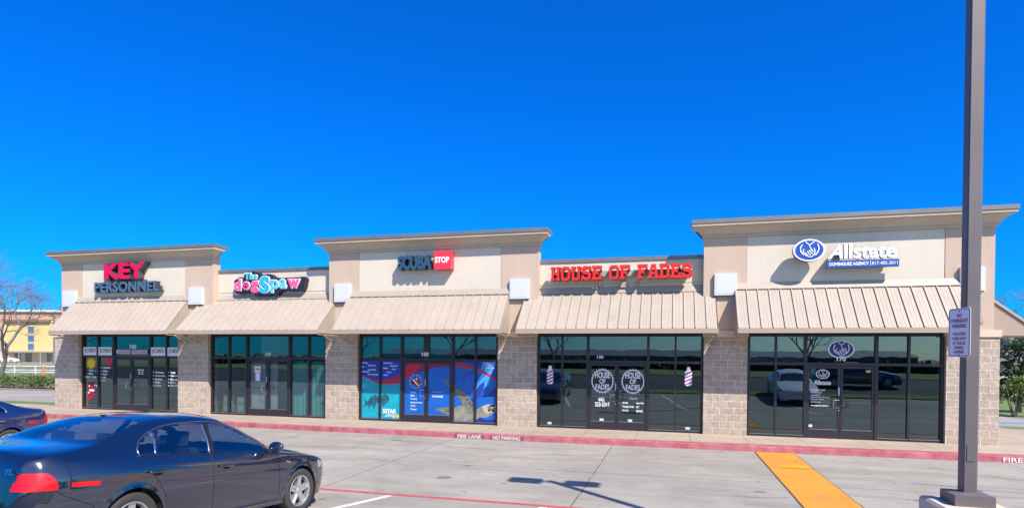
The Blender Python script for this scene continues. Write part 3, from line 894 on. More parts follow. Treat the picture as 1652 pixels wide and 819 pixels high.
# --- scuba shop
t, P = shopfront('shopfront covered with blue ocean window graphics of a turtle and a red ribbon', (-10.70, -9.91, -9.08, -8.16, -7.19, -6.38, -5.60), centre_mullion=True)
ART = {
'ribbonL': [[-10.73, 1.63], [-10.5, 1.54], [-10.27, 1.47], [-10.01, 1.42], [-9.79, 1.42], [-9.5, 1.48], [-9.24, 1.59], [-9.02, 1.82], [-8.87, 1.98], [-8.74, 2.11], [-8.21, 2.11], [-8.3, 2.0], [-8.55, 1.79], [-8.8, 1.56], [-9.05, 1.41], [-9.24, 1.32], [-9.5, 1.29], [-9.79, 1.28], [-10.01, 1.31], [-10.27, 1.4], [-10.5, 1.5], [-10.73, 1.58]],
'ribbonR': [[-8.13, 2.11], [-7.75, 2.09], [-7.28, 2.09], [-7.08, 2.08], [-6.8, 2.03], [-6.55, 1.95], [-6.33, 1.89], [-6.12, 1.81], [-5.81, 1.65], [-5.54, 1.47], [-5.53, 1.38], [-5.81, 1.56], [-6.12, 1.72], [-6.33, 1.82], [-6.55, 1.85], [-6.8, 1.9], [-7.08, 1.94], [-7.28, 1.93], [-7.74, 1.9], [-8.13, 1.84]],
'ribbonDark': [[-8.55, 1.78], [-8.3, 2.0], [-8.21, 2.08], [-8.0, 2.09], [-7.99, 1.83], [-8.21, 1.78], [-8.43, 1.71], [-8.64, 1.6]],
'topL': [[-10.77, 2.2], [-8.62, 2.2], [-8.74, 2.11], [-8.87, 1.98], [-9.02, 1.82], [-9.24, 1.59], [-9.5, 1.48], [-9.79, 1.42], [-10.01, 1.42], [-10.27, 1.47], [-10.5, 1.54], [-10.73, 1.63], [-10.77, 1.64]],
'tealL': [[-10.77, 1.6], [-10.5, 1.5], [-10.27, 1.4], [-10.01, 1.31], [-9.79, 1.28], [-9.5, 1.29], [-9.24, 1.32], [-9.1, 1.38], [-9.09, -0.08], [-10.76, -0.14]],
'topR': [[-7.49, 2.26], [-5.48, 2.28], [-5.47, 1.41], [-5.54, 1.47], [-5.81, 1.65], [-6.12, 1.81], [-6.33, 1.89], [-6.55, 1.95], [-6.8, 2.03], [-7.08, 2.08], [-7.28, 2.09], [-7.49, 2.09]],
'beam': [[-6.12, 2.1], [-5.69, 2.1], [-5.93, 1.32], [-6.36, 1.04], [-6.36, 1.39]],
'fish': [[-10.58, 0.86], [-10.53, 0.76], [-10.43, 0.64], [-10.32, 0.79], [-10.2, 0.88], [-10.09, 0.92], [-10.03, 0.83], [-9.88, 0.86], [-9.75, 0.96], [-9.62, 0.9], [-9.57, 0.78], [-9.62, 0.66], [-9.73, 0.59], [-9.81, 0.48], [-9.85, 0.58], [-9.99, 0.62], [-10.07, 0.59], [-10.12, 0.47], [-10.15, 0.38], [-10.2, 0.47], [-10.24, 0.56], [-10.32, 0.47], [-10.36, 0.39], [-10.38, 0.52], [-10.5, 0.49], [-10.6, 0.46], [-10.51, 0.58]],
'turtleflip': [[-7.52, 1.5], [-7.44, 1.46], [-7.33, 1.43], [-7.23, 1.35], [-7.07, 1.26], [-6.85, 1.12], [-6.66, 0.98], [-6.54, 0.8], [-6.46, 0.57], [-6.47, 0.39], [-6.63, 0.33], [-6.72, 0.5], [-6.85, 0.68], [-6.98, 0.85], [-7.14, 1.02], [-7.26, 1.2], [-7.41, 1.28]],
'turtlebody': [[-7.16, 0.52], [-6.98, 0.61], [-6.79, 0.62], [-6.6, 0.51], [-6.44, 0.45], [-6.35, 0.51], [-6.2, 0.58], [-6.11, 0.64], [-5.95, 0.69], [-5.8, 0.68], [-5.68, 0.7], [-5.63, 0.59], [-5.68, 0.48], [-5.8, 0.36], [-5.95, 0.26], [-6.1, 0.21], [-6.23, 0.25], [-6.41, 0.1], [-6.6, 0.04], [-7.16, 0.01]],
'turtleshell': [[-7.85, 0.47], [-7.7, 0.5], [-7.48, 0.54], [-7.26, 0.53], [-7.16, 0.52], [-7.16, 0.25], [-7.38, 0.29], [-7.57, 0.36]],
'turtlehead': [[-6.14, 0.61], [-5.95, 0.69], [-5.8, 0.66], [-5.68, 0.7], [-5.63, 0.59], [-5.69, 0.48], [-5.83, 0.41], [-5.98, 0.38], [-6.1, 0.46]],
'diver': [[-6.54, 0.86], [-6.42, 0.95], [-6.33, 1.22], [-6.24, 1.34], [-6.14, 1.4], [-6.08, 1.49], [-6.07, 1.34], [-6.11, 1.16], [-6.2, 1.02], [-6.32, 0.9], [-6.45, 0.75], [-6.51, 0.77]],
'branch': [[-6.87, 1.44], [-6.8, 1.62], [-6.76, 1.72], [-6.61, 1.74], [-6.46, 1.83], [-6.36, 1.83], [-6.45, 1.76], [-6.58, 1.7], [-6.55, 1.57], [-6.56, 1.45], [-6.61, 1.56], [-6.64, 1.68], [-6.73, 1.67], [-6.76, 1.56], [-6.84, 1.41]],
}
A_ = {'azure': mat('print_azure', (0.003, 0.13, 0.52), 0.45, col2=(0.003, 0.09, 0.40), vscale=1.2), 'royal': mat('print_royal', (0.010, 0.040, 0.33), 0.45, col2=(0.008, 0.05, 0.38), vscale=1.5),
      'teal': mat('print_teal', (0.003, 0.25, 0.36), 0.45, col2=(0.008, 0.38, 0.46), vscale=1.8), 'red': mat('print_red', (0.44, 0.010, 0.028), 0.45, var=0.15, vscale=2),
      'darkred': mat('print_dark_red', (0.20, 0.012, 0.07), 0.35), 'fish': mat('print_fish', (0.006, 0.03, 0.06), 0.45, col2=(0.02, 0.16, 0.22), vscale=9),
      'shell': mat('print_turtle', (0.07, 0.085, 0.075), 0.45, col2=(0.24, 0.24, 0.18), vscale=8), 'skin': mat('print_turtle_skin', (0.13, 0.15, 0.15), 0.45, col2=(0.32, 0.31, 0.24), vscale=5),
      'pale': mat('print_turtle_pale', (0.36, 0.34, 0.24), 0.45, col2=(0.50, 0.46, 0.32), vscale=9), 'spot': mat('print_dark_spot', (0.02, 0.03, 0.05), 0.4), 'beam': mat('print_beam', (0.05, 0.32, 0.80), 0.4), 'deep': mat('print_deep', (0.008, 0.03, 0.25), 0.4)}
GK = ('L1', 'L2', 'D1', 'D2', 'R1', 'R2')
_q = random.Random(3)
spots = [ell(-5.98 + 0.30 * _q.random(), 0.46 + 0.2 * _q.random(), 0.03 + 0.02 * _q.random(), 0.02 + 0.018 * _q.random(), 7) for _ in range(16)]
scales = [ell(-7.4 + 0.2 + i * 0.085, 1.33 - i * 0.083 + 0.05 * _q.uniform(-1, 1), 0.04, 0.025, 6) for i in range(11)]
for k in GK:
    o, x0, x1, z0, z1 = P[k]
    yb = GY if k[0] != 'D' else -0.028
    rc = (x0 + 0.004, x1 - 0.004, z0 + 0.004, z1 - 0.004)
    base = decal('ocean_print', [rect(*rc)], A_['azure'], o, y=yb)
    def lay(name, polys, m, dy): decal(name, polys, A_[m], o, dy, rc, y=yb)
    if k in ('L1', 'L2'): lay('teal_water', [ART['tealL']], 'teal', 0.001)
    lay('royal_band', [ART['topL'], ART['topR']], 'royal', 0.001)
    if k == 'D1': lay('corner_band', [[(-8.9, 2.2), (-8.74, 2.11), (-8.87, 1.98), (-9.02, 1.82), (-9.2, 1.6), (-9.2, 2.2)]], 'royal', 0.0015)
    if k in ('R1', 'R2'): lay('light_beam', [ART['beam']], 'beam', 0.0015)
    if k == 'R2': lay('deep_water', [[(-5.55, 0.95), (-5.55, 1.42), (-5.95, 1.0), (-6.3, 0.92)]], 'deep', 0.0018); lay('deep_water', [[(-6.4, 0.0), (-5.5, 0.0), (-5.5, 0.22), (-6.0, 0.16), (-6.4, 0.3)]], 'deep', 0.0018)
    lay('red_ribbon', [ART['ribbonL']], 'red', 0.003)
    lay('red_ribbon', [ART['ribbonR']], 'darkred' if k == 'D2' else 'red', 0.003)
    lay('dark_ribbon', [ART['ribbonDark']], 'darkred', 0.002)
    if k in ('L1', 'L2'): lay('fish_print', [ART['fish']], 'fish', 0.003)
    if k in ('D2', 'R1', 'R2'):
        lay('turtle_print', [ART['turtleshell']], 'shell', 0.0022)
        lay('turtle_print', [ART['turtlebody']], 'skin', 0.0026)
        lay('turtle_flipper_print', [ART['turtleflip']], 'shell', 0.003)
        lay('turtle_head_print', [ART['turtlehead']], 'pale', 0.0034)
        lay('turtle_spots', spots, 'spot', 0.004); lay('turtle_scales', scales, 'spot', 0.004)
        lay('diver_print', [ART['diver'], ART['branch'], [(-6.36, 1.5), (-6.05, 2.0), (-6.03, 1.98), (-6.34, 1.42)]], 'royal', 0.0028)
rows = [(-10.65, 2.0, .24), (-10.41, 1.91, .30), (-10.65, 1.85, .1), (-10.41, 1.76, .32), (-10.65, 1.69, .28), (-10.41, 1.59, .42)]
lines(['TRAVEL', 'OPEN WATER', 'DIVE', 'ADVANCED', 'RESCUE', 'DIVE MASTER'], [(x, x + w, z, z + 0.045) for x, z, w in rows], M_WHV, P['L1'][0], 0.006, offset=0.03)
rows = [(-9.81, 2.0, .36), (-9.55, 1.90, .30), (-9.81, 1.82, .18), (-9.48, 1.79, .15), (-9.66, 1.68, .17), (-9.80, 1.58, .17)]
lines(['CERTIFICATION', 'EQUIPMENT', 'REPAIR', 'AIR FILLS', 'RENTAL', 'LESSONS'], [(x, x + w, z, z + 0.045) for x, z, w in rows], M_WHV, P['L2'][0], 0.006, offset=0.03)
flat_text('A', -10.63, -10.5, 1.14, 1.30, GY - 0.006, mat('print_pale_teal', (0.2, 0.6, 0.65), 0.5), P['L1'][0], offset=0.0)
flat_text('5STAR', -9.82, -9.30, 0.27, 0.42, GY - 0.006, M_WHV, P['L2'][0], offset=0.03)
lines(['INSTRUCTOR', 'DEVELOPMENT', 'CENTER'], [(-9.66, -9.31, 0.205, 0.255), (-9.73, -9.31, 0.145, 0.195), (-9.45, -9.31, 0.10, 0.135)], M_WHV, P['L2'][0], 0.006, offset=0.02)
decal('yellow_tag', [ell(-9.24, 0.17, 0.05, 0.065)], M_SUNY, P['L2'][0], 0.005)
cx, cz = -8.56, 1.40
decal('emblem_ring', [[(cx + 0.235 * math.cos(a), cz + 0.235 * math.sin(a)), (cx + 0.235 * math.cos(a + .35), cz + 0.235 * math.sin(a + .35)), (cx + 0.215 * math.cos(a + .35), cz + 0.215 * math.sin(a + .35)), (cx + 0.215 * math.cos(a), cz + 0.215 * math.sin(a))] for a in np.linspace(0, 6.283, 12)[:-1]], M_WHV, P['D1'][0], 0.005, y=-0.028)
decal('emblem', [star(cx, cz, 0.10, 0.20, 5, 0.3, 2), rect(cx - 0.17, cx - 0.02, cz - 0.05, cz + 0.03), rect(cx, cx + 0.16, cz - 0.13, cz - 0.05)], A_['red'], P['D1'][0], 0.005, y=-0.028)
decal('emblem_flash', [[(cx - 0.13, cz + 0.06), (cx - 0.09, cz + 0.09), (cx + 0.12, cz - 0.13), (cx + 0.08, cz - 0.15)], [(cx - 0.02, cz + 0.1), (cx + 0.08, cz + 0.13), (cx + 0.05, cz + 0.04)]], M_WHV, P['D1'][0], 0.0065, y=-0.028)
rows = [(.2, 1.0), (.14, .885), (.24, .765), (.43, .64), (.2, .525), (.22, .41)]
lines(['Lessons', 'Sales', 'Training', 'Equipment Rental', 'Repair', 'Travel'], [(-8.75, -8.75 + w, z, z + 0.06) for w, z in rows], M_WHV, P['D1'][0], 0.006, y=-0.028, offset=0.02)
flat_text('scubastop.com', -7.95, -7.53, 1.03, 1.08, -0.034, mat('print_pale_blue', (0.35, 0.6, 0.85), 0.5), P['D2'][0])
flat_text('817-560-3483', -7.93, -7.55, 0.87, 0.94, -0.034, M_WHV, P['D2'][0], offset=0.03)
lines(['SCUBA', 'STOP', 'SCUBASTOP.COM'], [(-6.0, -5.88, 2.04, 2.08), (-6.02, -5.86, 1.95, 2.02), (-6.06, -5.72, 1.88, 1.92)], M_WHV, P['R2'][0], 0.006, offset=0.03)
flat_text('150', -8.32, -8.07, 2.28, 2.41, -0.072, M_WHV, P['UC1'][0], offset=0.03)
M_TB = mat('teal_blind', (0.05, 0.36, 0.42), 0.8, var=0.25, vscale=2)
for k in ('UL1', 'UL2', 'UC1', 'UC2'):
    o, x0, x1, z0, z1 = P[k]
    decal('teal_panel', [rect(x0, x1, z0, z1 - 0.03)], M_TB, o, -0.06)
o, x0, x1, z0, z1 = P['UR1']
decal('teal_panel', [[(x0, z0 + 0.1), (x0 + 0.15, z0 + 0.15), (x0 + 0.2, z1 - 0.2), (x0 + 0.1, z1), (x0, z1)]], M_TB, o, -0.06)

# --- barber
t, P = shopfront('dark shopfront with two round HOUSE OF FADES door logos and barber pole decals', (-4.22, -3.43, -2.60, -1.68, -0.72, 0.10, 0.90))
flat_text('130', -2.31, -2.11, 2.25, 2.345, GY - 0.004, M_WHV, P['UC'][0], offset=0.03)
M_VIN = mat('pale_vinyl', (0.80, 0.80, 0.84), 0.5)
for key, cx in (('D1', -2.13), ('D2', -1.18)):
    o = P[key][0]; cz = 1.54; yy = -0.028
    rg = MB()
    n = 48
    for i in range(n):
        a0, a1 = 2 * math.pi * i / n, 2 * math.pi * (i + 1) / n
        rg.poly([(cx + r * math.cos(a), yy - 0.004, cz + r * 1.08 * math.sin(a)) for r, a in ((0.315, a0), (0.348, a0), (0.348, a1), (0.315, a1))][::-1])
    for i in range(24):
        a = 2 * math.pi * i / 24
        ux, uz = math.cos(a), math.sin(a) * 1.08
        px, pz = -math.sin(a) * 0.012, math.cos(a) * 0.012
        rg.poly([(cx + 0.36 * ux - px, yy - 0.004, cz + 0.36 * uz - pz), (cx + 0.36 * ux + px, yy - 0.004, cz + 0.36 * uz + pz), (cx + 0.39 * ux, yy - 0.004, cz + 0.39 * uz)])
    rg.build('logo_ring', M_VIN, o)
    lines(['HOUSE', 'OF', 'FADES'], [(cx - 0.235, cx + 0.235, cz + 0.09, cz + 0.29), (cx - 0.10, cx + 0.10, cz - 0.08, cz + 0.075), (cx - 0.22, cx + 0.22, cz - 0.27, cz - 0.095)], M_VIN, o, 0.005, y=yy, offset=0.03)
lines(['682', '323-5345'], [(-2.25, -2.06, 0.90, 1.03), (-2.36, -1.90, 0.73, 0.87)], M_WHV, P['D1'][0], 0.005, y=-0.028, offset=0.02)
flat_text('Hours', -1.30, -1.03, 0.98, 1.06, -0.034, M_VIN, P['D2'][0], shear=0.35)
lines(['Monday', 'Appt. Only', 'Tuesday-Friday', '10-7', 'Saturday', '8:30-6:30'], [(-1.5, -1.32, .83, .90), (-1.07, -.84, .83, .90), (-1.5, -1.14, .71, .78), (-1.07, -.98, .71, .78), (-1.5, -1.31, .595, .665), (-1.07, -.87, .585, .66)], M_WHV, P['D2'][0], 0.005, y=-0.028, offset=0.03)
M_BPW = mat('barber_white', (0.72, 0.72, 0.78), 0.5); M_BPR = mat('barber_pink', (0.50, 0.03, 0.16), 0.5); M_BPB = mat('barber_blue', (0.08, 0.06, 0.30), 0.5)
for key, cx, z0, z1 in (('L1', -3.83, 1.41, 2.02), ('R2', 0.49, 1.44, 2.03)):
    o = P[key][0]; w = 0.105; h = z1 - z0
    body = [(cx - w, z0 + 0.06), (cx - w * 0.6, z0), (cx + w * 0.6, z0), (cx + w, z0 + 0.06), (cx + w, z1 - 0.16), (cx + w * 0.5, z1 - 0.10), (cx + w * 0.45, z1 - 0.03), (cx, z1), (cx - w * 0.45, z1 - 0.03), (cx - w * 0.5, z1 - 0.10), (cx - w, z1 - 0.16)]
    o2 = decal('barber_pole_decal', [body], M_BPW, o, 0.003)
    for i in range(5):
        zz = z0 + 0.0 + i * 0.105
        decal('barber_stripe', [[(cx - w, zz), (cx + w, zz + 0.10), (cx + w, zz + 0.15), (cx - w, zz + 0.05)]], M_BPR if i % 2 == 0 else M_BPB, o2, 0.005, (cx - w, cx + w, z0 + 0.03, z1 - 0.15))
for key, x0, z0, yy in (('L1', -3.9, 0.10, GY), ('R2', 0.42, 0.10, GY), ('D1', -2.21, 0.275, -0.028), ('D2', -1.32, 0.275, -0.028)):
    decal('pale_sticker', [rect(x0, x0 + 0.13, z0, z0 + 0.075)], mat('sticker', (0.45, 0.62, 0.62), 0.6), P[key][0], 0.004, y=yy)

# --- insurance office
t, P = shopfront('dark shopfront with a blue hands emblem above its doors, nearest the lamp post', (2.19, 2.96, 3.76, 4.68, 5.60, 6.41, 7.24))
M_EMB = mat('emblem_blue', (0.006, 0.045, 0.28), 0.5)
M_EMW = mat('emblem_white', (0.75, 0.78, 0.82), 0.35)
HANDS = [([(-.29, .87), (0, .53), (.35, .87)], .07), ([(0, .53), (.07, .19), (.28, -.12)], .06), ([(-.52, .6), (-.655, .25), (-.63, -.12), (-.43, -.5)], .075), ([(.60, .62), (.70, .12), (.60, -.25), (.42, -.56)], .075),
         ([(-.38, .12), (-.47, -.09), (-.29, -.56), (-.04, -.72), (.15, -.72)], .06), ([(.33, .19), (.42, -.12), (.33, -.56), (.15, -.72)], .06),
         ([(-.29, -.25), (-.2, -.45), (-.08, -.56)], .06), ([(-.15, -.12), (-.02, -.38), (.10, -.56)], .06), ([(-.04, -.03), (.12, -.28), (.26, -.44)], .06), ([(.08, .03), (.22, -.12), (.31, -.2)], .055)]


def hands(cx, cz, rx, rz, y, th, m, parent, name):
    b = MB()
    for i, (pl, w) in enumerate(HANDS):
        b.ribbon_xz([(cx + u * rx, cz + v * rz) for u, v in pl], w * rx * 1.15, y - 0.0007 * i, y + th, 0)
    return b.build(name, m, parent)


o = P['UC'][0]
pl = decal('emblem_disc', [ell(4.70, 2.58, 0.36, 0.265)], M_EMB, o, 0.004)
b = MB(); n = 48
for i in range(n):
    a0, a1 = 2 * math.pi * i / n, 2 * math.pi * (i + 1) / n
    b.poly([(4.70 + r * 0.36 * math.cos(a), GY - 0.006, 2.58 + r * 0.265 * math.sin(a)) for r, a in ((0.86, a0), (0.98, a0), (0.98, a1), (0.86, a1))][::-1])
b.build('emblem_ring', M_EMW, o)
hands(4.70, 2.58, 0.30, 0.235, GY - 0.012, 0.002, M_EMW, o, 'hands_emblem')
flat_text('170', 4.57, 4.81, 2.24, 2.38, -0.078, M_WHV, o, offset=0.035)
hands(4.22, 1.86, 0.16, 0.12, -0.036, 0.002, M_WHV, P['D1'][0], 'hands_emblem')
b = MB()
for i in range(n):
    a0, a1 = 2 * math.pi * i / n, 2 * math.pi * (i + 1) / n
    b.poly([(4.22 + r * 0.18 * math.cos(a), -0.034, 1.86 + r * 0.135 * math.sin(a)) for r, a in ((0.86, a0), (1, a0), (1, a1), (0.86, a1))][::-1])
b.build('emblem_ring', M_WHV, P['D1'][0])
flat_text('Allstate', 3.99, 4.44, 1.55, 1.68, -0.034, M_WHV, P['D1'][0], offset=0.03)
lines(['DOMINGUEZ AGENCY', 'Insurance', 'Auto Home Life', 'Retirement Planning', 'Business Hours', '817-405-2011', 'www.agency.com/hours'],
      [(3.92, 4.30, 1.37, 1.42), (3.92, 4.20, 1.31, 1.35), (3.92, 4.16, 1.23, 1.27), (3.92, 4.40, 1.17, 1.21), (3.92, 4.27, 1.11, 1.15), (3.92, 4.18, 1.02, 1.07), (3.91, 4.38, 0.92, 0.97)], M_WHV, P['D1'][0], 0.005, y=-0.028, offset=0.03)
decal('pale_sticker', [rect(3.87, 3.96, 0.32, 0.39)], M_PAPER, P['D1'][0], 0.004, y=-0.028)
decal('pale_sticker', [rect(5.34, 5.46, 1.92, 1.99)], mat('gold_sticker', (0.5, 0.4, 0.1), 0.5), P['D2'][0], 0.004, y=-0.028)
M_BLIND = mat('pale_blind', (0.20, 0.34, 0.36), 0.8)
for k in ('UL1', 'UL2'):
    o, x0, x1, z0, z1 = P[k]
    b = MB()
    for i in range(16):
        z = z0 + (z1 - z0) * (i + 0.5) / 16
        b.add([(x0, 0.07, z - 0.018), (x1, 0.07, z - 0.018), (x1, 0.09, z + 0.022), (x0, 0.09, z + 0.022)], [(0, 1, 2, 3)])
    b.build('blind', M_BLIND, t)

# ------------------------------------------------------------------ signs on the parapets
SIDE = mat('letter_return_dark', (0.06, 0.055, 0.065), 0.4)
def sign_thing(name, label, x, z, wy): return thing(name, label, 'sign', (x, wy, z), 'lettered signs on the parapets')

# jobs shop sign
t = sign_thing('channel_letter_sign', 'crimson KEY above slate blue PERSONNEL, raised letters at the left end', -20.8, 5.2, FY)
channel_letters('KEY', -21.80, -19.76, 5.20, 5.84, -0.45, 0.28, mat('sign_crimson', (0.60, 0.0, 0.065), 0.35), SIDE, t, offset=0.045)
channel_letters('PERSONNEL', -22.32, -19.14, 4.70, 5.10, -0.42, 0.25, mat('sign_slate_blue', (0.065, 0.13, 0.21), 0.4), mat('letter_return_slate', (0.03, 0.045, 0.07), 0.4), t, offset=0.03, spacing=1.06)
b = MB(); b.box(-21.75, -19.95, -0.20, FY - 0.014, 5.11, 5.19); b.box(-22.28, -19.2, -0.2, FY - 0.014, 4.86, 4.94); b.build('raceway', M_CAP, t)

# pet shop sign: pink and blue letters on a dark cloud-shaped cabinet
t = sign_thing('cloud_shaped_sign', 'pink and sky blue dog spa lettering with a paw on a dark plum cloud panel', -14.45, 4.9, LY)
ox, oy, sx, sz = -15.98, 5.37, (3.07 / 1370.0), (0.90 / 430.0)
def C(px, pz): return (ox + (px - 110) * sx, oy - (pz - 90) * sz)
cloud = [C(*p) for p in [(120, 300), (118, 250), (150, 225), (210, 190), (235, 180), (310, 190), (320, 110), (360, 95), (420, 90), (480, 85), (530, 100), (590, 110), (630, 150), (655, 175), (700, 150), (770, 138), (830, 145), (880, 180), (905, 212), (1000, 212), (1060, 220), (1150, 215), (1250, 218), (1400, 208), (1470, 205), (1490, 250), (1480, 300), (1465, 380), (1440, 440), (1400, 462), (1300, 450), (1200, 455), (1100, 440), (1000, 462), (970, 510), (900, 520), (830, 515), (760, 530), (690, 520), (620, 515), (560, 530), (530, 500), (500, 470), (420, 450), (370, 470), (310, 462), (240, 480), (170, 470), (130, 440)]]
b = MB(); b.prism_xz(cloud, -0.10, LY - 0.003, 0, 1)
b.build('cabinet', [mat('dark_plum', (0.022, 0.015, 0.04), 0.4), mat('plum_return', (0.02, 0.015, 0.03), 0.5)], t)
M_SPK = mat('sign_pink', (0.80, 0.10, 0.27), 0.4); M_SBL = mat('sign_sky_blue', (0.02, 0.40, 0.75), 0.4); M_SCY = mat('sign_cyan', (0.06, 0.50, 0.66), 0.4)
def cloud_letters(txt, p0, p1, mface, off=0.05):
    (x0, z1), (x1, z0) = C(*p0), C(*p1)
    g = 0.022
    me = text_mesh(txt, x0 - g, x1 + g, z0 - g, z1 + g, -0.135, 0.033, offset=off + 0.028)
    front_side(me, M_WHV, M_WHV); ol = link('letter_outline', me, t)
    me = text_mesh(txt, x0, x1, z0, z1, -0.150, 0.012, offset=off)
    front_side(me, mface, mface); link('lettering', me, t)
cloud_letters('The', (340, 118), (580, 225), M_SCY, 0.03)
cloud_letters('d', (135, 220), (268, 425), M_SPK)
cloud_letters('g', (465, 262), (602, 470), M_SPK)
cloud_letters('S', (632, 182), (822, 478), M_SBL, 0.05)
cloud_letters('p', (850, 252), (990, 475), M_SCY, 0.025)
cloud_letters('a', (1012, 244), (1138, 404), M_SCY, 0.012)
cloud_letters('w', (1170, 250), (1392, 402), M_SPK)
ccx, ccz = C(368, 340)
b = MB(); b.prism_xz(ell(ccx, ccz, 0.165, 0.165), -0.135, -0.102); b.build('letter_outline', M_WHV, t)
b = MB(); b.prism_xz(ell(ccx, ccz, 0.145, 0.145), -0.150, -0.137); b.build('letter_disc', M_SPK, t)
b = MB()
b.prism_xz(ell(ccx - 0.005, ccz - 0.045, 0.065, 0.05, 16), -0.156, -0.151)
for dx, dz in ((-0.085, 0.015), (-0.035, 0.075), (0.03, 0.08), (0.085, 0.02)): b.prism_xz(ell(ccx + dx, ccz + dz, 0.025, 0.033, 12), -0.156, -0.151)
b.build('paw_print', mat('paw_plum', (0.12, 0.005, 0.06), 0.4), t)

# scuba sign
t = sign_thing('channel_letter_sign', 'dark blue SCUBA letters beside a red square box reading STOP', -8.1, 5.3, FY)
channel_letters('SCUBA', -9.07, -7.83, 5.20, 5.68, -0.46, 0.28, mat('sign_navy', (0.028, 0.075, 0.14), 0.35), mat('letter_return_navy', (0.015, 0.025, 0.05), 0.4), t, offset=0.05, spacing=0.98)
b = MB(); b.box(-7.74, -7.13, -0.46, FY - 0.003, 5.18, 5.79); b.build('sign_box', mat('stop_red', (0.72, 0.035, 0.06), 0.35), t)
flat_text('STOP', -7.70, -7.19, 5.39, 5.595, -0.466, M_WHV, t, offset=0.035)

# barber sign: slab lettering
SLAB = {
 'H': [[(0, 0), (.42, 0), (.42, .17), (.34, .17), (.34, .42), (.66, .42), (.66, .17), (.58, .17), (.58, 0), (1, 0), (1, .17), (.92, .17), (.92, .83), (1, .83), (1, 1), (.58, 1), (.58, .83), (.66, .83), (.66, .59), (.34, .59), (.34, .83), (.42, .83), (.42, 1), (0, 1), (0, .83), (.08, .83), (.08, .17), (0, .17)]],
 'O': [[(.22, 0), (.78, 0), (1, .18), (1, .82), (.78, 1), (.22, 1), (0, .82), (0, .18)], [(.34, .20), (.28, .26), (.28, .74), (.34, .80), (.66, .80), (.72, .74), (.72, .26), (.66, .20)]],
 'U': [[(.26, 0), (.74, 0), (.93, .17), (.93, .83), (1, .83), (1, 1), (.58, 1), (.58, .83), (.66, .83), (.66, .25), (.61, .19), (.39, .19), (.34, .25), (.34, .83), (.42, .83), (.42, 1), (0, 1), (0, .83), (.07, .83), (.07, .17)]],
 'S': [[(0, 0), (.16, 0), (.22, .07), (.30, 0), (.80, 0), (1, .17), (1, .46), (.82, .60), (.36, .66), (.30, .71), (.36, .79), (.62, .79), (.74, .68), (.95, .68), (.95, 1), (.80, 1), (.74, .94), (.66, 1), (.22, 1), (.02, .84), (.02, .57), (.20, .43), (.64, .37), (.70, .31), (.64, .22), (.36, .22), (.22, .35), (0, .35)]],
 'E': [[(0, 0), (1, 0), (1, .36), (.80, .36), (.72, .19), (.38, .19), (.38, .42), (.52, .42), (.52, .34), (.68, .34), (.68, .68), (.52, .68), (.52, .60), (.38, .60), (.38, .81), (.70, .81), (.78, .66), (.97, .66), (.97, 1), (0, 1), (0, .83), (.09, .83), (.09, .17), (0, .17)]],
 'F': [[(0, 0), (.50, 0), (.50, .17), (.38, .17), (.38, .40), (.52, .40), (.52, .32), (.70, .32), (.70, .68), (.52, .68), (.52, .60), (.38, .60), (.38, .81), (.70, .81), (.80, .64), (1, .64), (1, 1), (0, 1), (0, .83), (.09, .83), (.09, .17), (0, .17)]],
 'D': [[(0, 0), (.74, 0), (1, .18), (1, .82), (.74, 1), (0, 1), (0, .83), (.09, .83), (.09, .17), (0, .17)], [(.37, .19), (.37, .81), (.63, .81), (.71, .74), (.71, .26), (.63, .19)]],
 'A': [[(-.04, 0), (.36, 0), (.36, .17), (.30, .17), (.33, .29), (.67, .29), (.70, .17), (.64, .17), (.64, 0), (1.04, 0), (1.04, .17), (.97, .17), (.72, 1), (.28, 1), (.03, .17), (-.04, .17)], [(.38, .45), (.47, .80), (.53, .80), (.62, .45)]],
}


def slab_letter(ch, x0, x1, z0, z1, y0, y1, mface, mside, parent):
    loops = SLAB[ch]
    cu = bpy.data.curves.new('letter', 'CURVE'); cu.dimensions = '2D'; cu.fill_mode = 'BOTH'; cu.extrude = 0.5
    for lp in loops:
        sp = cu.splines.new('POLY'); sp.points.add(len(lp) - 1); sp.use_cyclic_u = True
        for p, (u, v) in zip(sp.points, lp): p.co = (u, v, 0, 1)
    o = bpy.data.objects.new('letter', cu); COL.objects.link(o)
    me = bpy.data.meshes.new_from_object(o.evaluated_get(bpy.context.evaluated_depsgraph_get()))
    bpy.data.objects.remove(o); bpy.data.curves.remove(cu)
    for v in me.vertices:
        u, w, e = v.co
        v.co = (x0 + u * (x1 - x0), y0 + (0.5 - e) * (y1 - y0), z0 + w * (z1 - z0))
    me.update(); me.materials.clear()
    front_side(me, mface, mside)
    return link('letter', me, parent)


t = sign_thing('channel_letter_sign', 'bright red slab serif HOUSE OF FADES raised letters on the low parapet', -1.6, 4.9, LY)
word = 'HOUSE OF FADES'
xx = [0]
for ch in word: xx.append(xx[-1] + (0.62 if ch == ' ' else 1.0))
sc = (0.56 + 3.80) / (xx[-1])
M_SLS = mat('letter_return_maroon', (0.10, 0.01, 0.012), 0.4)
for i, ch in enumerate(word):
    if ch == ' ': continue
    slab_letter(ch, -3.78 + xx[i] * sc, -3.78 + (xx[i] + 0.93) * sc, 4.715, 5.155, -0.33, -0.10, M_RED, M_SLS, t)
b = MB(); b.box(-3.7, 0.5, -0.098, LY - 0.003, 4.84, 5.02); b.build('raceway', mat('raceway_beige', (0.35, 0.31, 0.25), 0.6), t)

for xa, xb, zt_ in ((-2.26, -2.21, 4.66), (-1.62, -1.40, 4.68), (-1.08, -1.03, 4.68)):
    MB().box(xa, xb, LY - 0.12, LY - 0.016, 4.50, zt_).build('junction_box', M_TAN, t)
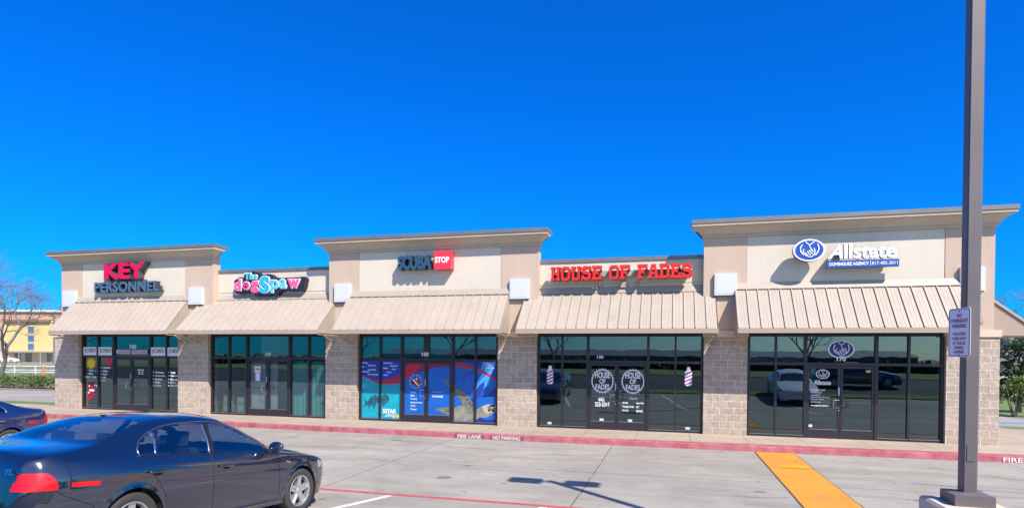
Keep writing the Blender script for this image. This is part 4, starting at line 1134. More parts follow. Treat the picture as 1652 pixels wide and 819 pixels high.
# insurance sign
t = sign_thing('round_emblem_sign', 'oval blue emblem of two cupped hands with a white rim', 3.74, 5.37, FY)
b = MB(); b.prism_xz(ell(3.70, 5.36, 0.415, 0.312, 48), -0.62, -0.42, 0, 1)
b.build('rim', [M_EMW, mat('emblem_return', (0.05, 0.08, 0.2), 0.4)], t)
M_EMB2 = mat('emblem_blue_face', (0.006, 0.065, 0.40), 0.5)
b = MB(); b.prism_xz(ell(3.70, 5.36, 0.365, 0.270, 48), -0.626, -0.621); b.build('face', M_EMB2, t)
hands(3.70, 5.36, 0.355, 0.265, -0.64, 0.01, M_EMW, t, 'hands')
b = MB(); b.tube([(3.74, -0.42, 5.36), (3.74, FY, 5.36)], 0.05, 8); b.build('mount', M_CAP, t)
t = sign_thing('channel_letter_sign', 'white slanted Allstate letters on the right parapet', 5.1, 5.3, FY)
M_WSIDE = mat('letter_return_pale', (0.20, 0.30, 0.33), 0.4)
for q in channel_letters('A', 4.20, 4.60, 5.12, 5.50, -0.48, 0.12, M_EMW, M_WSIDE, t, offset=0.03, shear=0.28): pass
channel_letters('llstate', 4.625, 5.93, 5.10, 5.52, -0.48, 0.12, M_EMW, M_WSIDE, t, offset=0.035)
b = MB(); b.box(4.3, 5.9, -0.358, -0.30, 5.16, 5.22)
for x in (4.5, 5.1, 5.7): b.tube([(x, -0.30, 5.19), (x, FY, 5.19)], 0.02, 6)
b.build('raceway', M_CAP, t)
t = sign_thing('blue_strip_sign', 'long blue strip sign with an agency name and phone number', 5.1, 4.98, FY)
b = MB(); b.box(4.18, 5.98, -0.50, -0.36, 4.86, 5.06); b.build('strip_box', mat('strip_blue', (0.006, 0.07, 0.32), 0.5), t)
flat_text('DOMINGUEZ AGENCY', 4.24, 5.24, 4.915, 5.005, -0.506, M_WHV, t, offset=0.035)
flat_text('817-405-2011', 5.31, 5.94, 4.915, 5.005, -0.506, M_WHV, t, offset=0.005)
b = MB(); b.box(5.27, 5.283, -0.508, -0.502, 4.89, 5.03); b.build('divider', M_WHV, t)
b = MB()
for x in (4.5, 5.6): b.tube([(x, -0.36, 4.95), (x, FY, 4.95)], 0.02, 6)
b.build('mount', M_CAP, t)

# ------------------------------------------------------------------ lamp post and parking sign
M_POST = mat('post_brown', (0.14, 0.12, 0.122), 0.5, 0.2, var=0.1, vscale=2)
PX, PY, PS = 2.865, -12.09, 0.0635
zg = lot_z(PY)
t = thing('lamp_post', 'tall square grey brown lamp post on a concrete footing, right foreground', 'lamp post', (PX, PY, zg))
b = MB()
r = 0.012
s = PS
ring = [(-s + r, -s), (s - r, -s), (s, -s + r), (s, s - r), (s - r, s), (-s + r, s), (-s, s - r), (-s, -s + r)]
for z in (0.98, 7.25): b.v += [(PX + x, PY + y, z) for x, y in ring]
for i in range(8): b.f.append((i, (i + 1) % 8, 8 + (i + 1) % 8, 8 + i)); b.m.append(0)
b.f.append(tuple(range(8, 16))); b.m.append(0)
b.build('post', M_POST, t)
b = MB()
def frust(b, h0, z0, h1, z1):
    b.add([(PX - h0, PY - h0, z0), (PX + h0, PY - h0, z0), (PX + h0, PY + h0, z0), (PX - h0, PY + h0, z0), (PX - h1, PY - h1, z1), (PX + h1, PY - h1, z1), (PX + h1, PY + h1, z1), (PX - h1, PY + h1, z1)],
          [(0, 3, 2, 1), (4, 5, 6, 7), (0, 1, 5, 4), (1, 2, 6, 5), (2, 3, 7, 6), (3, 0, 4, 7)])
frust(b, 0.172, 0.87, 0.170, 0.975); frust(b, 0.168, 0.975, 0.08, 0.99)
b.build('base_cover', M_POST, t)
b = MB(); frust(b, 0.31, zg - 0.1, 0.31, 0.845); frust(b, 0.31, 0.845, 0.285, 0.87); b.build('concrete_footing', M_STONE, t)
MB().box(PX - 0.035, PX + 0.035, PY - PS - 0.006, PY - PS - 0.001, 1.30, 1.46).build('hand_hole_cover', M_POST, t)
for sgn in (-1, 1):
    b = MB()
    b.tube([(PX + sgn * 0.05, PY, 7.05), (PX + sgn * 0.28, PY, 7.10)], 0.035, 8)
    b.build('lamp_arm', M_POST, t)
    b = MB(); xa, xb = sorted((PX + sgn * 0.26, PX + sgn * 0.86)); b.box(xa, xb, PY - 0.2, PY + 0.2, 7.05, 7.2)
    lamp = b.build('lamp_head', M_POST, t)
    b = MB(); b.box(xa + 0.06, xb - 0.06, PY - 0.15, PY + 0.15, 7.035, 7.049); b.build('lens', M_WHITE, lamp)
# parking sign on the left face of the post
t = thing('parking_sign', 'small white sign with dark red lettering forbidding overnight parking, fixed to the lamp post', 'sign', (PX - 0.09, PY, 2.575))
t.rotation_euler = (0, 0, R(-77))
def local_mb(mb, name, m, parent): return mb.build(name, m, parent, local=True)
def rrect(w, h, r, n=6):
    out = []
    for cx, cz, a in ((w - r, h - r, 0), (-w + r, h - r, 90), (-w + r, -h + r, 180), (w - r, -h + r, 270)):
        for i in range(n + 1):
            q = R(a + 90 * i / n); out.append((cx + r * math.cos(q), cz + r * math.sin(q)))
    return out
M_SGN = mat('sign_white', (0.78, 0.76, 0.84), 0.4); M_SRED = mat('sign_dark_red', (0.42, 0.006, 0.035), 0.5)
SH = 0.245; SW = 0.153
b = MB(); b.prism_xz(rrect(SW, SH, 0.035), -0.003, 0.0); local_mb(b, 'sign_plate', M_SGN, t)
b = MB()
o_, i_ = rrect(SW - 0.010, SH - 0.010, 0.028), rrect(SW - 0.0165, SH - 0.0165, 0.022)
n = len(o_)
for k in range(n):
    k2 = (k + 1) % n
    b.poly([(o_[k][0], -0.005, o_[k][1]), (o_[k2][0], -0.005, o_[k2][1]), (i_[k2][0], -0.005, i_[k2][1]), (i_[k][0], -0.005, i_[k][1])])
local_mb(b, 'border', M_SRED, t)
for s_, x0, x1, z0, z1 in (('NO', -.035, .035, .150, .188), ('OVERNIGHT', -.122, .122, .098, .138), ('PARKING', -.095, .095, .045, .086), ('VIOLATORS', -.088, .088, -.030, .002), ('TOWED AWAY', -.098, .098, -.076, -.044),
                           ('AT VEHICLE', -.090, .090, -.122, -.090), ("OWNER'S", -.066, .066, -.166, -.134), ('EXPENSE', -.070, .070, -.208, -.178)):
    me = text_mesh(s_, x0, x1, z0, z1, -0.005, 0, offset=0.02); me.materials.append(M_SRED); link('lettering', me, t, local=True)
b = MB()
for z in (0.212, -0.226): b.prism_xz(ell(0, z, 0.007, 0.007, 10), -0.008, -0.003)
local_mb(b, 'bolt', M_BLK, t)
b = MB(); b.box(-0.02, 0.02, 0.0, 0.03, 0.10, 0.14); b.box(-0.02, 0.02, 0.0, 0.03, -0.16, -0.12); local_mb(b, 'bracket', M_CAP, t)

# ------------------------------------------------------------------ sedans
def pchip(xk, yk):
    xk = np.array(xk, float); yk = np.array(yk, float)
    h = np.diff(xk); d = np.diff(yk) / h
    m = np.zeros_like(yk)
    for i in range(1, len(xk) - 1):
        if d[i - 1] * d[i] > 0:
            w1, w2 = 2 * h[i] + h[i - 1], h[i] + 2 * h[i - 1]
            m[i] = (w1 + w2) / (w1 / d[i - 1] + w2 / d[i])
    m[0], m[-1] = d[0], d[-1]
    def f(x):
        x = np.clip(x, xk[0], xk[-1])
        i = np.clip(np.searchsorted(xk, x) - 1, 0, len(h) - 1)
        t = (x - xk[i]) / h[i]
        return (2 * t**3 - 3 * t**2 + 1) * yk[i] + (t**3 - 2 * t**2 + t) * h[i] * m[i] + (-2 * t**3 + 3 * t**2) * yk[i + 1] + (t**3 - t**2) * h[i] * m[i + 1]
    return f


M_TYRE = mat('tyre_rubber', (0.035, 0.034, 0.033), 0.8, var=0.2, vscale=20)
M_RIM = mat('alloy', (0.55, 0.55, 0.56), 0.3, 0.75, var=0.05, vscale=8)
M_CHR = mat('chrome', (0.75, 0.75, 0.78), 0.12, 1.0)
M_TRIM = mat('black_trim', (0.012, 0.012, 0.014), 0.35)
M_SEAT = mat('car_seat', (0.06, 0.06, 0.065), 0.7)
M_TAIL = mat('tail_lens', (0.50, 0.002, 0.006), 0.3, coat=0.4, var=0.25, vscale=7)
M_AMB = mat('amber_lens', (0.75, 0.22, 0.02), 0.15, coat=1.0)
M_LAMP = mat('clear_lens', (0.35, 0.37, 0.4), 0.1, 0.4, coat=1.0)
M_CARGL = pane_mat('car_glass', (0.50, 0.57, 0.59), 0.13, 0.95, (1, 1, 1))
M_UNDER = mat('underbody', (0.01, 0.01, 0.01), 0.9)


def build_sedan(paint, label, badge='TL'):
    root = thing('parked_car', label, 'car', (0, 0, 0), 'cars parked by the shops')
    f_zt = pchip([-3.78, -3.765, -3.74, -3.70, -3.66, -3.55, -3.15, -2.80, -2.45, -2.1, -1.75, -1.4, -1.18, -0.9, -0.62, -0.42, -0.1, 0.3, 0.6, 0.76, 0.86, 0.92, 0.955],
                 [0.62, 0.72, 0.90, 1.04, 1.098, 1.115, 1.15, 1.295, 1.40, 1.44, 1.45, 1.428, 1.37, 1.225, 1.075, 0.985, 0.945, 0.885, 0.815, 0.755, 0.69, 0.61, 0.52])
    f_zr = pchip([-3.78, -3.74, -3.70, -3.6, -3.3, -3.05, -2.75, -2.45, -2.1, -1.75, -1.4, -1.1, -0.8, -0.55, -0.42, -0.1, 0.3, 0.6, 0.76, 0.86, 0.92, 0.955],
                 [0.58, 0.85, 0.98, 1.035, 1.088, 1.14, 1.25, 1.335, 1.375, 1.383, 1.355, 1.265, 1.12, 0.985, 0.945, 0.90, 0.835, 0.765, 0.71, 0.65, 0.58, 0.50])
    f_zb = pchip([-3.78, -3.72, -3.6, -3.2, -2.7, -1.6, -0.6, 0.0, 0.4, 0.7, 0.86, 0.955], [0.55, 0.82, 0.945, 0.985, 0.990, 0.955, 0.905, 0.86, 0.79, 0.70, 0.62, 0.48])
    f_wm = pchip([-3.78, -3.76, -3.70, -3.6, -3.4, -3.0, -2.5, -1.5, -0.5, 0.0, 0.3, 0.5, 0.65, 0.78, 0.87, 0.92, 0.955], [0.45, 0.60, 0.74, 0.82, 0.875, 0.908, 0.915, 0.917, 0.917, 0.905, 0.885, 0.85, 0.80, 0.70, 0.56, 0.42, 0.22])
    f_wr = pchip([-3.78, -3.70, -3.5, -3.1, -2.75, -2.4, -1.8, -1.3, -0.9, -0.55, -0.1, 0.3, 0.6, 0.8, 0.9, 0.955], [0.40, 0.66, 0.75, 0.725, 0.655, 0.60, 0.58, 0.58, 0.64, 0.735, 0.74, 0.71, 0.64, 0.52, 0.34, 0.16])
    f_zs = pchip([-3.78, -3.5, -3.2, -2.4, -0.5, 0.3, 0.7, 0.955], [0.38, 0.26, 0.22, 0.19, 0.19, 0.20, 0.21, 0.30])
    xs = np.concatenate([np.linspace(-3.78, -3.60, 26), np.arange(-3.58, 0.70, 0.02), np.linspace(0.70, 0.955, 26)])
    NV = 64
    vq = np.linspace(0, 1, NV)
    def section(x):
        zt, zr, zb, wm, wr, zs = f_zt(x), f_zr(x), f_zb(x), f_wm(x), f_wr(x), f_zs(x)
        zb = min(zb, zr - 0.02)
        m1 = zs + (zb - zs) * 0.30; m2 = zs + (zb - zs) * 0.58; m3 = zs + (zb - zs) * 0.80
        wb = wm - 0.035 - 0.02 * min(1, max(0, (zr - zb) / 0.3))
        pts = np.array([[wm - 0.05, zs], [wm - 0.016, m1], [wm, m2], [wm - 0.004, m3], [wb, zb], [wb - (wb - wr) * 0.30, zb + (zr - zb) * 0.38], [wr + (wb - wr) * 0.26, zb + (zr - zb) * 0.74], [wr, zr], [wr * 0.72, zr + (zt - zr) * 0.62], [wr * 0.36, zr + (zt - zr) * 0.92], [0, zt]])
        # rounded rail
        s = np.concatenate([[0], np.cumsum(np.hypot(*np.diff(pts, axis=0).T) + 1e-4)]); s /= s[-1]
        fy, fz = pchip(s, pts[:, 0]), pchip(s, pts[:, 1])
        # fixed share of vertices below and above the belt
        sb = s[4]
        q = np.where(vq < 0.55, vq / 0.55 * sb, sb + (vq - 0.55) / 0.45 * (1 - sb))
        return fy(q), fz(q)
    G = np.array([np.stack(section(x)) for x in xs])        # (nx, 2, NV)
    SX, SY, SZ = np.repeat(xs[:, None], NV, 1), G[:, 0], G[:, 1]
    def ysurf(x, z, side=1):
        i = int(np.argmin(abs(xs - x)))
        zz, yy = G[i, 1], G[i, 0]
        j = int(np.argmax(zz >= z)) if (zz >= z).any() else NV - 1
        j = max(j, 1)
        t_ = (z - zz[j - 1]) / max(zz[j] - zz[j - 1], 1e-6)
        return float(yy[j - 1] + (yy[j] - yy[j - 1]) * min(1, max(0, t_)))
    # wheel arches: pull vertices near the arch onto it
    RA = 0.365
    X, Y, Z = SX.copy(), SY.copy(), SZ.copy()
    for xc in (0.0, -2.74):
        dx, dz = X - xc, Z - 0.325
        r = np.hypot(dx, dz)
        sel = (abs(r - RA) < 0.018) & (Y > 0.5)
        X = np.where(sel, xc + dx / np.maximum(r, 1e-6) * RA, X); Z = np.where(sel, 0.325 + dz / np.maximum(r, 1e-6) * RA, Z)
        lip = np.exp(-((np.hypot(X - xc, Z - 0.325) - RA) / 0.035) ** 2) * (Y > 0.5)
        Y = Y + 0.012 * lip
    def in_poly(px, pz, poly):
        c = False
        n = len(poly)
        for i in range(n):
            (x1, z1), (x2, z2) = poly[i], poly[i - 1]
            if (z1 > pz) != (z2 > pz) and px < (x2 - x1) * (pz - z1) / (z2 - z1) + x1: c = not c
        return c
    WIN_F = [(-0.72, 0.945), (-0.80, 1.03), (-1.10, 1.205), (-1.30, 1.285), (-1.50, 1.318), (-1.56, 1.322), (-1.66, 0.985)]
    WIN_R = [(-1.74, 0.99), (-1.655, 1.325), (-1.9, 1.325), (-2.15, 1.302), (-2.31, 1.268), (-2.46, 1.018)]
    WIN_Q = [(-2.50, 1.02), (-2.355, 1.255), (-2.52, 1.195), (-2.62, 1.13), (-2.655, 1.07), (-2.66, 1.03)]
    parts = {k: MB() for k in ('body', 'front', 'rear', 'quarter', 'windscreen', 'backlight', 'pillar')}
    PIL = [(-1.66, 0.985), (-1.56, 1.322), (-1.655, 1.325), (-1.74, 0.99)]
    vmap = {k: {} for k in parts}
    def put(key, quad):
        mb = parts[key]; ids = []
        for p in quad:
            kk = (round(p[0], 5), round(p[1], 5), round(p[2], 5))
            if kk not in vmap[key]:
                vmap[key][kk] = len(mb.v); mb.v.append(p)
            ids.append(vmap[key][kk])
        if len(set(ids)) >= 3:
            mb.f.append(tuple(dict.fromkeys(ids))); mb.m.append(0)
    nx = len(xs)
    for i in range(nx - 1):
        for j in range(NV - 1):
            q = [(X[i, j], Y[i, j], Z[i, j]), (X[i + 1, j], Y[i + 1, j], Z[i + 1, j]), (X[i + 1, j + 1], Y[i + 1, j + 1], Z[i + 1, j + 1]), (X[i, j + 1], Y[i, j + 1], Z[i, j + 1])]
            cx = sum(p[0] for p in q) / 4; cy = sum(p[1] for p in q) / 4; cz = sum(p[2] for p in q) / 4
            if cy > 0.5 and min(math.hypot(cx, cz - 0.325), math.hypot(cx + 2.74, cz - 0.325)) < RA - 0.002: continue
            key = 'body'
            wr = f_wr(cx); top = j > NV * 0.72
            if cz > 0.93 and not top or (cz > 0.95 and cy > wr - 0.01 and -2.7 < cx < -0.7):
                if in_poly(cx, cz, WIN_F): key = 'front'
                elif in_poly(cx, cz, WIN_R): key = 'rear'
                elif in_poly(cx, cz, WIN_Q): key = 'quarter'
                elif in_poly(cx, cz, PIL): key = 'pillar'
            if key == 'body' and cy < wr - 0.035:
                if -1.14 < cx < -0.50 - 0.06 * (cy / 0.7) ** 2 * 0 and cz > 0.97 + 0.0: key = 'windscreen'
                if -3.10 + 0.12 * (cy / 0.6) ** 2 < cx < -2.44 - 0.06 * (cy / 0.6) ** 2: key = 'backlight'
            put(key, q[::-1])
            put(key, [(x, -y, z) for x, y, z in q])
    # rear and front closing faces, floor
    for i in (0, nx - 1):
        loop = [(X[i, j], Y[i, j], Z[i, j]) for j in range(NV)] + [(X[i, j], -Y[i, j], Z[i, j]) for j in range(NV - 2, -1, -1)]
        b0 = len(parts['body'].v); parts['body'].v += loop
        parts['body'].f.append(tuple(range(b0, b0 + len(loop)))[::(1 if i == 0 else -1)]); parts['body'].m.append(0)
    body = parts['body'].build('body', paint, root, smooth=True, local=True)
    parts['pillar'].build('door_pillar_trim', M_TRIM, root, smooth=True, local=True)
    for k, nm in (('front', 'side_window'), ('rear', 'side_window'), ('quarter', 'side_window'), ('windscreen', 'windscreen'), ('backlight', 'rear_window')):
        if k in ('windscreen', 'backlight'):
            parts[k].build(nm, M_CARGL, root, smooth=True, local=True)
        else:
            for sgn in (1, -1):
                mb = MB()
                src = parts[k]; idx = {}
                for fa in src.f:
                    if all(src.v[v][1] * sgn > 0 for v in fa):
                        ids = []
                        for v in fa:
                            if v not in idx: idx[v] = len(mb.v); mb.v.append(src.v[v])
                            ids.append(idx[v])
                        mb.f.append(tuple(ids)); mb.m.append(0)
                if mb.f: mb.build(nm, M_CARGL, root, smooth=True, local=True)
    # underbody and arch liners
    b = MB(); b.box(-3.4, 0.7, -0.55, 0.55, 0.17, 0.35); b.box(-2.3, -0.42, -0.84, 0.84, 0.19, 0.40); b.box(-3.6, -3.15, -0.7, 0.7, 0.25, 0.4); b.box(0.4, 0.8, -0.6, 0.6, 0.2, 0.5)
    b.box(-0.42, 0.42, -0.60, 0.60, 0.2, 0.74); b.box(-3.16, -2.32, -0.60, 0.60, 0.2, 0.80)
    b.build('underbody', M_UNDER, root, local=True)
    for xc in (0.0, -2.74):
        for sgn in (1, -1):
            b = MB(); n = 28; r = RA + 0.004
            for i in range(n + 1):
                a = R(-25) + R(230) * i / n
                b.v += [(xc + r * math.cos(a), sgn * 0.60, 0.325 + r * math.sin(a)), (xc + r * math.cos(a), sgn * (0.895), 0.325 + r * math.sin(a))]
            for i in range(n): b.f.append((2 * i, 2 * i + 1, 2 * i + 3, 2 * i + 2)); b.m.append(0)
            b.build('wheel_arch_liner', M_UNDER, root, local=True)
            # wheel
            wr_ = MB()
            prof = [(0.225, -0.09), (0.240, -0.098), (0.285, -0.103), (0.312, -0.095), (0.322, -0.07), (0.323, 0.06), (0.312, 0.09), (0.285, 0.1), (0.24, 0.095), (0.222, 0.08)]
            n = 48
            for i in range(n):
                a = 2 * math.pi * i / n
                for rr, yy in prof: wr_.v.append((xc + rr * math.cos(a), sgn * (0.80 - yy), 0.323 + rr * math.sin(a)))
            k = len(prof)
            for i in range(n):
                for j in range(k - 1):
                    i2 = (i + 1) % n
                    wr_.f.append((i * k + j, i * k + j + 1, i2 * k + j + 1, i2 * k + j)); wr_.m.append(0)
            wheel = wr_.build('wheel', M_TYRE, root, smooth=True, local=True)
            rm = MB()
            yo = lambda q: sgn * (0.80 + q)
            prof = [(0.226, 0.088), (0.218, 0.094), (0.206, 0.086), (0.200, 0.02), (0.195, -0.03), (0.0, -0.035)]
            k = len(prof)
            for i in range(n):
                a = 2 * math.pi * i / n
                for rr, q in prof: rm.v.append((xc + rr * math.cos(a), yo(q), 0.323 + rr * math.sin(a)))
            for i in range(n):
                for j in range(k - 1):
                    i2 = (i + 1) % n
                    rm.f.append((i * k + j, i * k + j + 1, i2 * k + j + 1, i2 * k + j)); rm.m.append(1 if j >= 3 else 0)
            for s5 in range(5):
                a = 2 * math.pi * s5 / 5 + 0.31
                ca, sa = math.cos(a), math.sin(a)
                def Q(rr, tt, q): return (xc + rr * ca - tt * sa, yo(q), 0.323 + rr * sa + tt * ca)
                for (ra, wa, rb, wb_, q0, q1) in ((0.02, 0.048, 0.212, 0.040, 0.058, 0.075),):
                    v = [Q(ra, -wa, q0), Q(rb, -wb_, q1), Q(rb, wb_, q1), Q(ra, wa, q0), Q(ra, -wa, q0 - 0.05), Q(rb, -wb_, q1 - 0.05), Q(rb, wb_, q1 - 0.05), Q(ra, wa, q0 - 0.05)]
                    # groove down the middle of each spoke
                    rm.add(v, [(4, 5, 1, 0), (6, 7, 3, 2), (5, 6, 2, 1), (7, 4, 0, 3)], 0)
                    v2 = [Q(ra, -wa, q0), Q(rb, -wb_, q1), Q(rb, -0.010, q1), Q(ra, -0.010, q0), Q(ra, 0.010, q0), Q(rb, 0.010, q1), Q(rb, wb_, q1), Q(ra, wa, q0), Q(ra, 0, q0 - 0.012), Q(rb, 0, q1 - 0.012)]
                    rm.add(v2, [(0, 1, 2, 3), (4, 5, 6, 7), (3, 2, 9, 8), (8, 9, 5, 4)], 0)
            rm.build('rim', [M_RIM, M_UNDER], wheel, local=True)
            cp = MB()
            n2 = 16
            ring = [(xc + 0.062 * math.cos(2 * math.pi * i / n2), yo(0.064), 0.323 + 0.062 * math.sin(2 * math.pi * i / n2)) for i in range(n2)]
            ring2 = [(xc + 0.032 * math.cos(2 * math.pi * i / n2), yo(0.085), 0.323 + 0.032 * math.sin(2 * math.pi * i / n2)) for i in range(n2)]
            cp.add(ring + ring2, [(i, (i + 1) % n2, n2 + (i + 1) % n2, n2 + i) for i in range(n2)] + [tuple(range(n2, 2 * n2))], 0)
            cp.build('hub_cap', M_RIM, wheel, local=True)
            ds = MB()
            ds.tube([(xc, yo(-0.02), 0.323), (xc, yo(0.0), 0.323)], 0.15, 24); ds.build('brake_disc', mat('brake_steel', (0.3, 0.29, 0.28), 0.4, 0.8), wheel, local=True)
    # trim and fittings on both sides
    def strip(pts, w, m, name, lift=0.004, parent=root, dz=0.0):
        for sgn in (1, -1):
            b = MB(); L = []
            dense = []
            for (x0, z0), (x1, z1) in zip(pts[:-1], pts[1:]):
                k = max(2, int(math.hypot(x1 - x0, z1 - z0) / 0.03))
                dense += [(x0 + (x1 - x0) * i / k, z0 + (z1 - z0) * i / k) for i in range(k)]
            dense.append(pts[-1])
            b.tube([(x, sgn * (ysurf(x, z) + lift - w * 0.5), z) for x, z in dense], w, 6)
            b.build(name, m, parent, smooth=True, local=True)
    strip([(-0.66, 0.915), (-1.7, 0.968), (-2.68, 1.01)], 0.008, M_TRIM, 'belt_trim', 0.004)
    strip([(-2.68, 1.01), (-2.685, 1.07), (-2.63, 1.15), (-2.5, 1.225), (-2.3, 1.295), (-2.1, 1.328), (-1.75, 1.35), (-1.5, 1.343), (-1.3, 1.31), (-1.05, 1.215), (-0.75, 1.035)], 0.007, mat('dark_chrome', (0.25, 0.25, 0.27), 0.25, 0.9), 'window_trim', 0.004)
    strip([(-2.41, 1.255), (-2.485, 1.02)], 0.010, M_CHR, 'quarter_divider', 0.006)
    strip([(-1.655, 1.325), (-1.735, 0.985)], 0.009, M_CHR, 'pillar_edge', 0.006)
    # shut lines
    M_GAP = mat('shut_line', (0.004, 0.004, 0.005), 0.6)
    strip([(-0.55, 0.90), (-0.50, 0.6), (-0.47, 0.28)], 0.004, M_GAP, 'shut_line', 0.0015)
    strip([(-1.72, 0.965), (-1.70, 0.7), (-1.66, 0.26)], 0.004, M_GAP, 'shut_line', 0.0015)
    strip([(-2.72, 1.02), (-2.63, 0.9), (-2.46, 0.72), (-2.36, 0.55), (-2.32, 0.30)], 0.004, M_GAP, 'shut_line', 0.0015)
    strip([(-0.47, 0.28), (-1.66, 0.26), (-2.3, 0.27)], 0.004, M_GAP, 'shut_line', 0.0015)
    strip([(-3.66, 0.86), (-3.46, 0.70), (-3.20, 0.58), (-3.12, 0.50)], 0.0035, M_GAP, 'shut_line', 0.0015)
    strip([(0.30, 0.50), (0.42, 0.62), (0.55, 0.70)], 0.0035, M_GAP, 'shut_line', 0.0015)
    strip([(-0.36, 0.245), (-2.36, 0.235)], 0.016, paint, 'side_skirt', 0.006)
    for sgn in (1, -1):
        for xh in (-1.52, -2.50):
            z = 0.815 if xh > -2 else 0.835
            b = MB(); yy = ysurf(xh, z)
            b.tube([(xh - 0.11, sgn * (yy + 0.012), z + 0.004), (xh - 0.09, sgn * (yy + 0.028), z + 0.004), (xh + 0.09, sgn * (yy + 0.028), z), (xh + 0.11, sgn * (yy + 0.012), z)], 0.014, 8)
            h = b.build('door_handle', paint, root, smooth=True, local=True)
            b = MB(); n = 16
            b.v = [(xh + 0.02 + 0.055 * math.cos(2 * math.pi * i / n), sgn * (ysurf(xh, z - 0.015) + 0.003), z - 0.018 + 0.026 * math.sin(2 * math.pi * i / n)) for i in range(n)]
            b.f = [tuple(range(n))]; b.m = [0]
            b.build('handle_recess', M_GAP, h, local=True)
        # mirror
        b = MB()
        c0 = Vector((-0.72, sgn * 1.0, 1.0)); pts = []
        for i in range(9):
            th = math.pi * i / 8
            for j in range(14):
                ph = 2 * math.pi * j / 14
                pts.append((c0.x + 0.065 * math.cos(ph) * math.sin(th) * (1.25 if math.cos(ph) > 0 else 0.55), c0.y + sgn * 0.115 * math.cos(th), c0.z + 0.078 * math.sin(ph) * math.sin(th)))
        b.v = pts
        for i in range(8):
            for j in range(14): b.f.append((i * 14 + j, i * 14 + (j + 1) % 14, (i + 1) * 14 + (j + 1) % 14, (i + 1) * 14 + j)); b.m.append(0)
        b.tube([(-0.70, sgn * 0.85, 0.94), (-0.71, sgn * 0.93, 0.965)], 0.03, 8)
        mi = b.build('wing_mirror', paint, root, smooth=True, local=True)
        # marker lamps
        for x0, x1, z0, z1, m_, nm in ((-3.40, -3.13, 0.772, 0.815, M_TAIL, 'side_marker'), (0.61, 0.76, 0.655, 0.725, M_AMB, 'turn_signal'), (-0.40, -0.28, 0.775, 0.80, M_CHR, 'fender_badge')):
            b = MB(); n = 8
            for i in range(n + 1):
                x = x0 + (x1 - x0) * i / n
                for z in (z0, z1):
                    b.v.append((x, sgn * (ysurf(x, z + (0.01 * i / n)) + 0.006), z - 0.008 * i / n if m_ is M_TAIL else z - (x - x0) * 0.25))
            for i in range(n): b.f.append((2 * i, 2 * i + 2, 2 * i + 3, 2 * i + 1)); b.m.append(0)
            b.build(nm, m_, root, local=True)
        # tail lamp: follows the corner of the body
        b = MB()
        rows_, cols_ = 8, 26
        ptsx = []
        def corner(u, z):
            # u 0 on the side .. 1 on the rear face, marching around the plan outline at height z
            best = []
            for i in range(0, 60):
                x = xs[i]
                zz = G[i, 1]
                if z > zz[:int(NV * 0.62)].max(): continue
                best.append((x, ysurf(x, z)))
            best = best[::-1]
            L = [0]
            for p, q in zip(best[:-1], best[1:]): L.append(L[-1] + math.hypot(q[0] - p[0], q[1] - p[1]))
            best_arr = np.array(best)
            return np.interp(u * 1.0, L, best_arr[:, 0]), np.interp(u * 1.0, L, best_arr[:, 1])
        for r_ in range(rows_):
            fz = r_ / (rows_ - 1)
            z = 0.755 + 0.16 * fz
            us = np.linspace(0, 1.75, 240)
            pl_ = [corner(u, min(z, 0.93)) for u in us]
            xe = -3.50 - 0.07 * fz**3; yi = 0.40 + 0.02 * fz
            ua = next((u for u, q_ in zip(us, pl_) if q_[0] < xe), 0.5)
            ub = ua + 0.62 - 0.06 * fz
            for c in range(cols_):
                u = ua + (ub - ua) * c / (cols_ - 1)
                x, y = corner(u, min(z, 0.93))
                nrm2 = Vector((x + 3.3, y - 0.3)).normalized()
                b.v.append((x - 0.004 + nrm2.x * 0.006, sgn * (y + nrm2.y * 0.006), z - 0.02 * min(1, (u - ua))))
        for r_ in range(rows_ - 1):
            for c in range(cols_ - 1):
                b.f.append((r_ * cols_ + c, r_ * cols_ + c + 1, (r_ + 1) * cols_ + c + 1, (r_ + 1) * cols_ + c)); b.m.append(0)
        b.build('tail_lamp', M_TAIL, root, smooth=True, local=True)
        # head lamp
        b = MB()
        for i in range(9):
            x = 0.42 + 0.17 * i / 8
            for z in (0.62 + 0.02 * i / 8, 0.735 - 0.03 * i / 8):
                b.v.append((x, sgn * (ysurf(x, z) + 0.006), z))
        for i in range(8): b.f.append((2 * i, 2 * i + 2, 2 * i + 3, 2 * i + 1)); b.m.append(0)
        b.build('headlight', M_LAMP, root, local=True)
    # deck lip, aerial, badge, exhausts
    b = MB(); b.tube([(-2.53, 0, 1.36), (-2.49, 0, 1.395), (-2.44, 0, 1.395), (-2.38, 0, 1.385)], [0.012, 0.02, 0.018, 0.01], 8); b.build('roof_aerial', M_TRIM, root, smooth=True, local=True)
    if badge:
        for s_, y0, y1 in ((badge, -0.62, -0.50),):
            me = text_mesh(s_, -y1, -y0, 0.90, 0.945, 0, 0.006, offset=0.03); me.materials.append(M_CHR)
            for v in me.vertices: v.co = (-3.742 + 0.3 * (v.co.z - 0.92) - v.co.y - 0.006, -v.co.x, v.co.z)
            link('badge', me, root, local=True)
    b = MB(); b.box(-3.80, -3.765, -0.27, 0.27, 0.60, 0.73); b.build('number_plate', M_WHITE, root, local=True)
    # cabin
    b = MB()
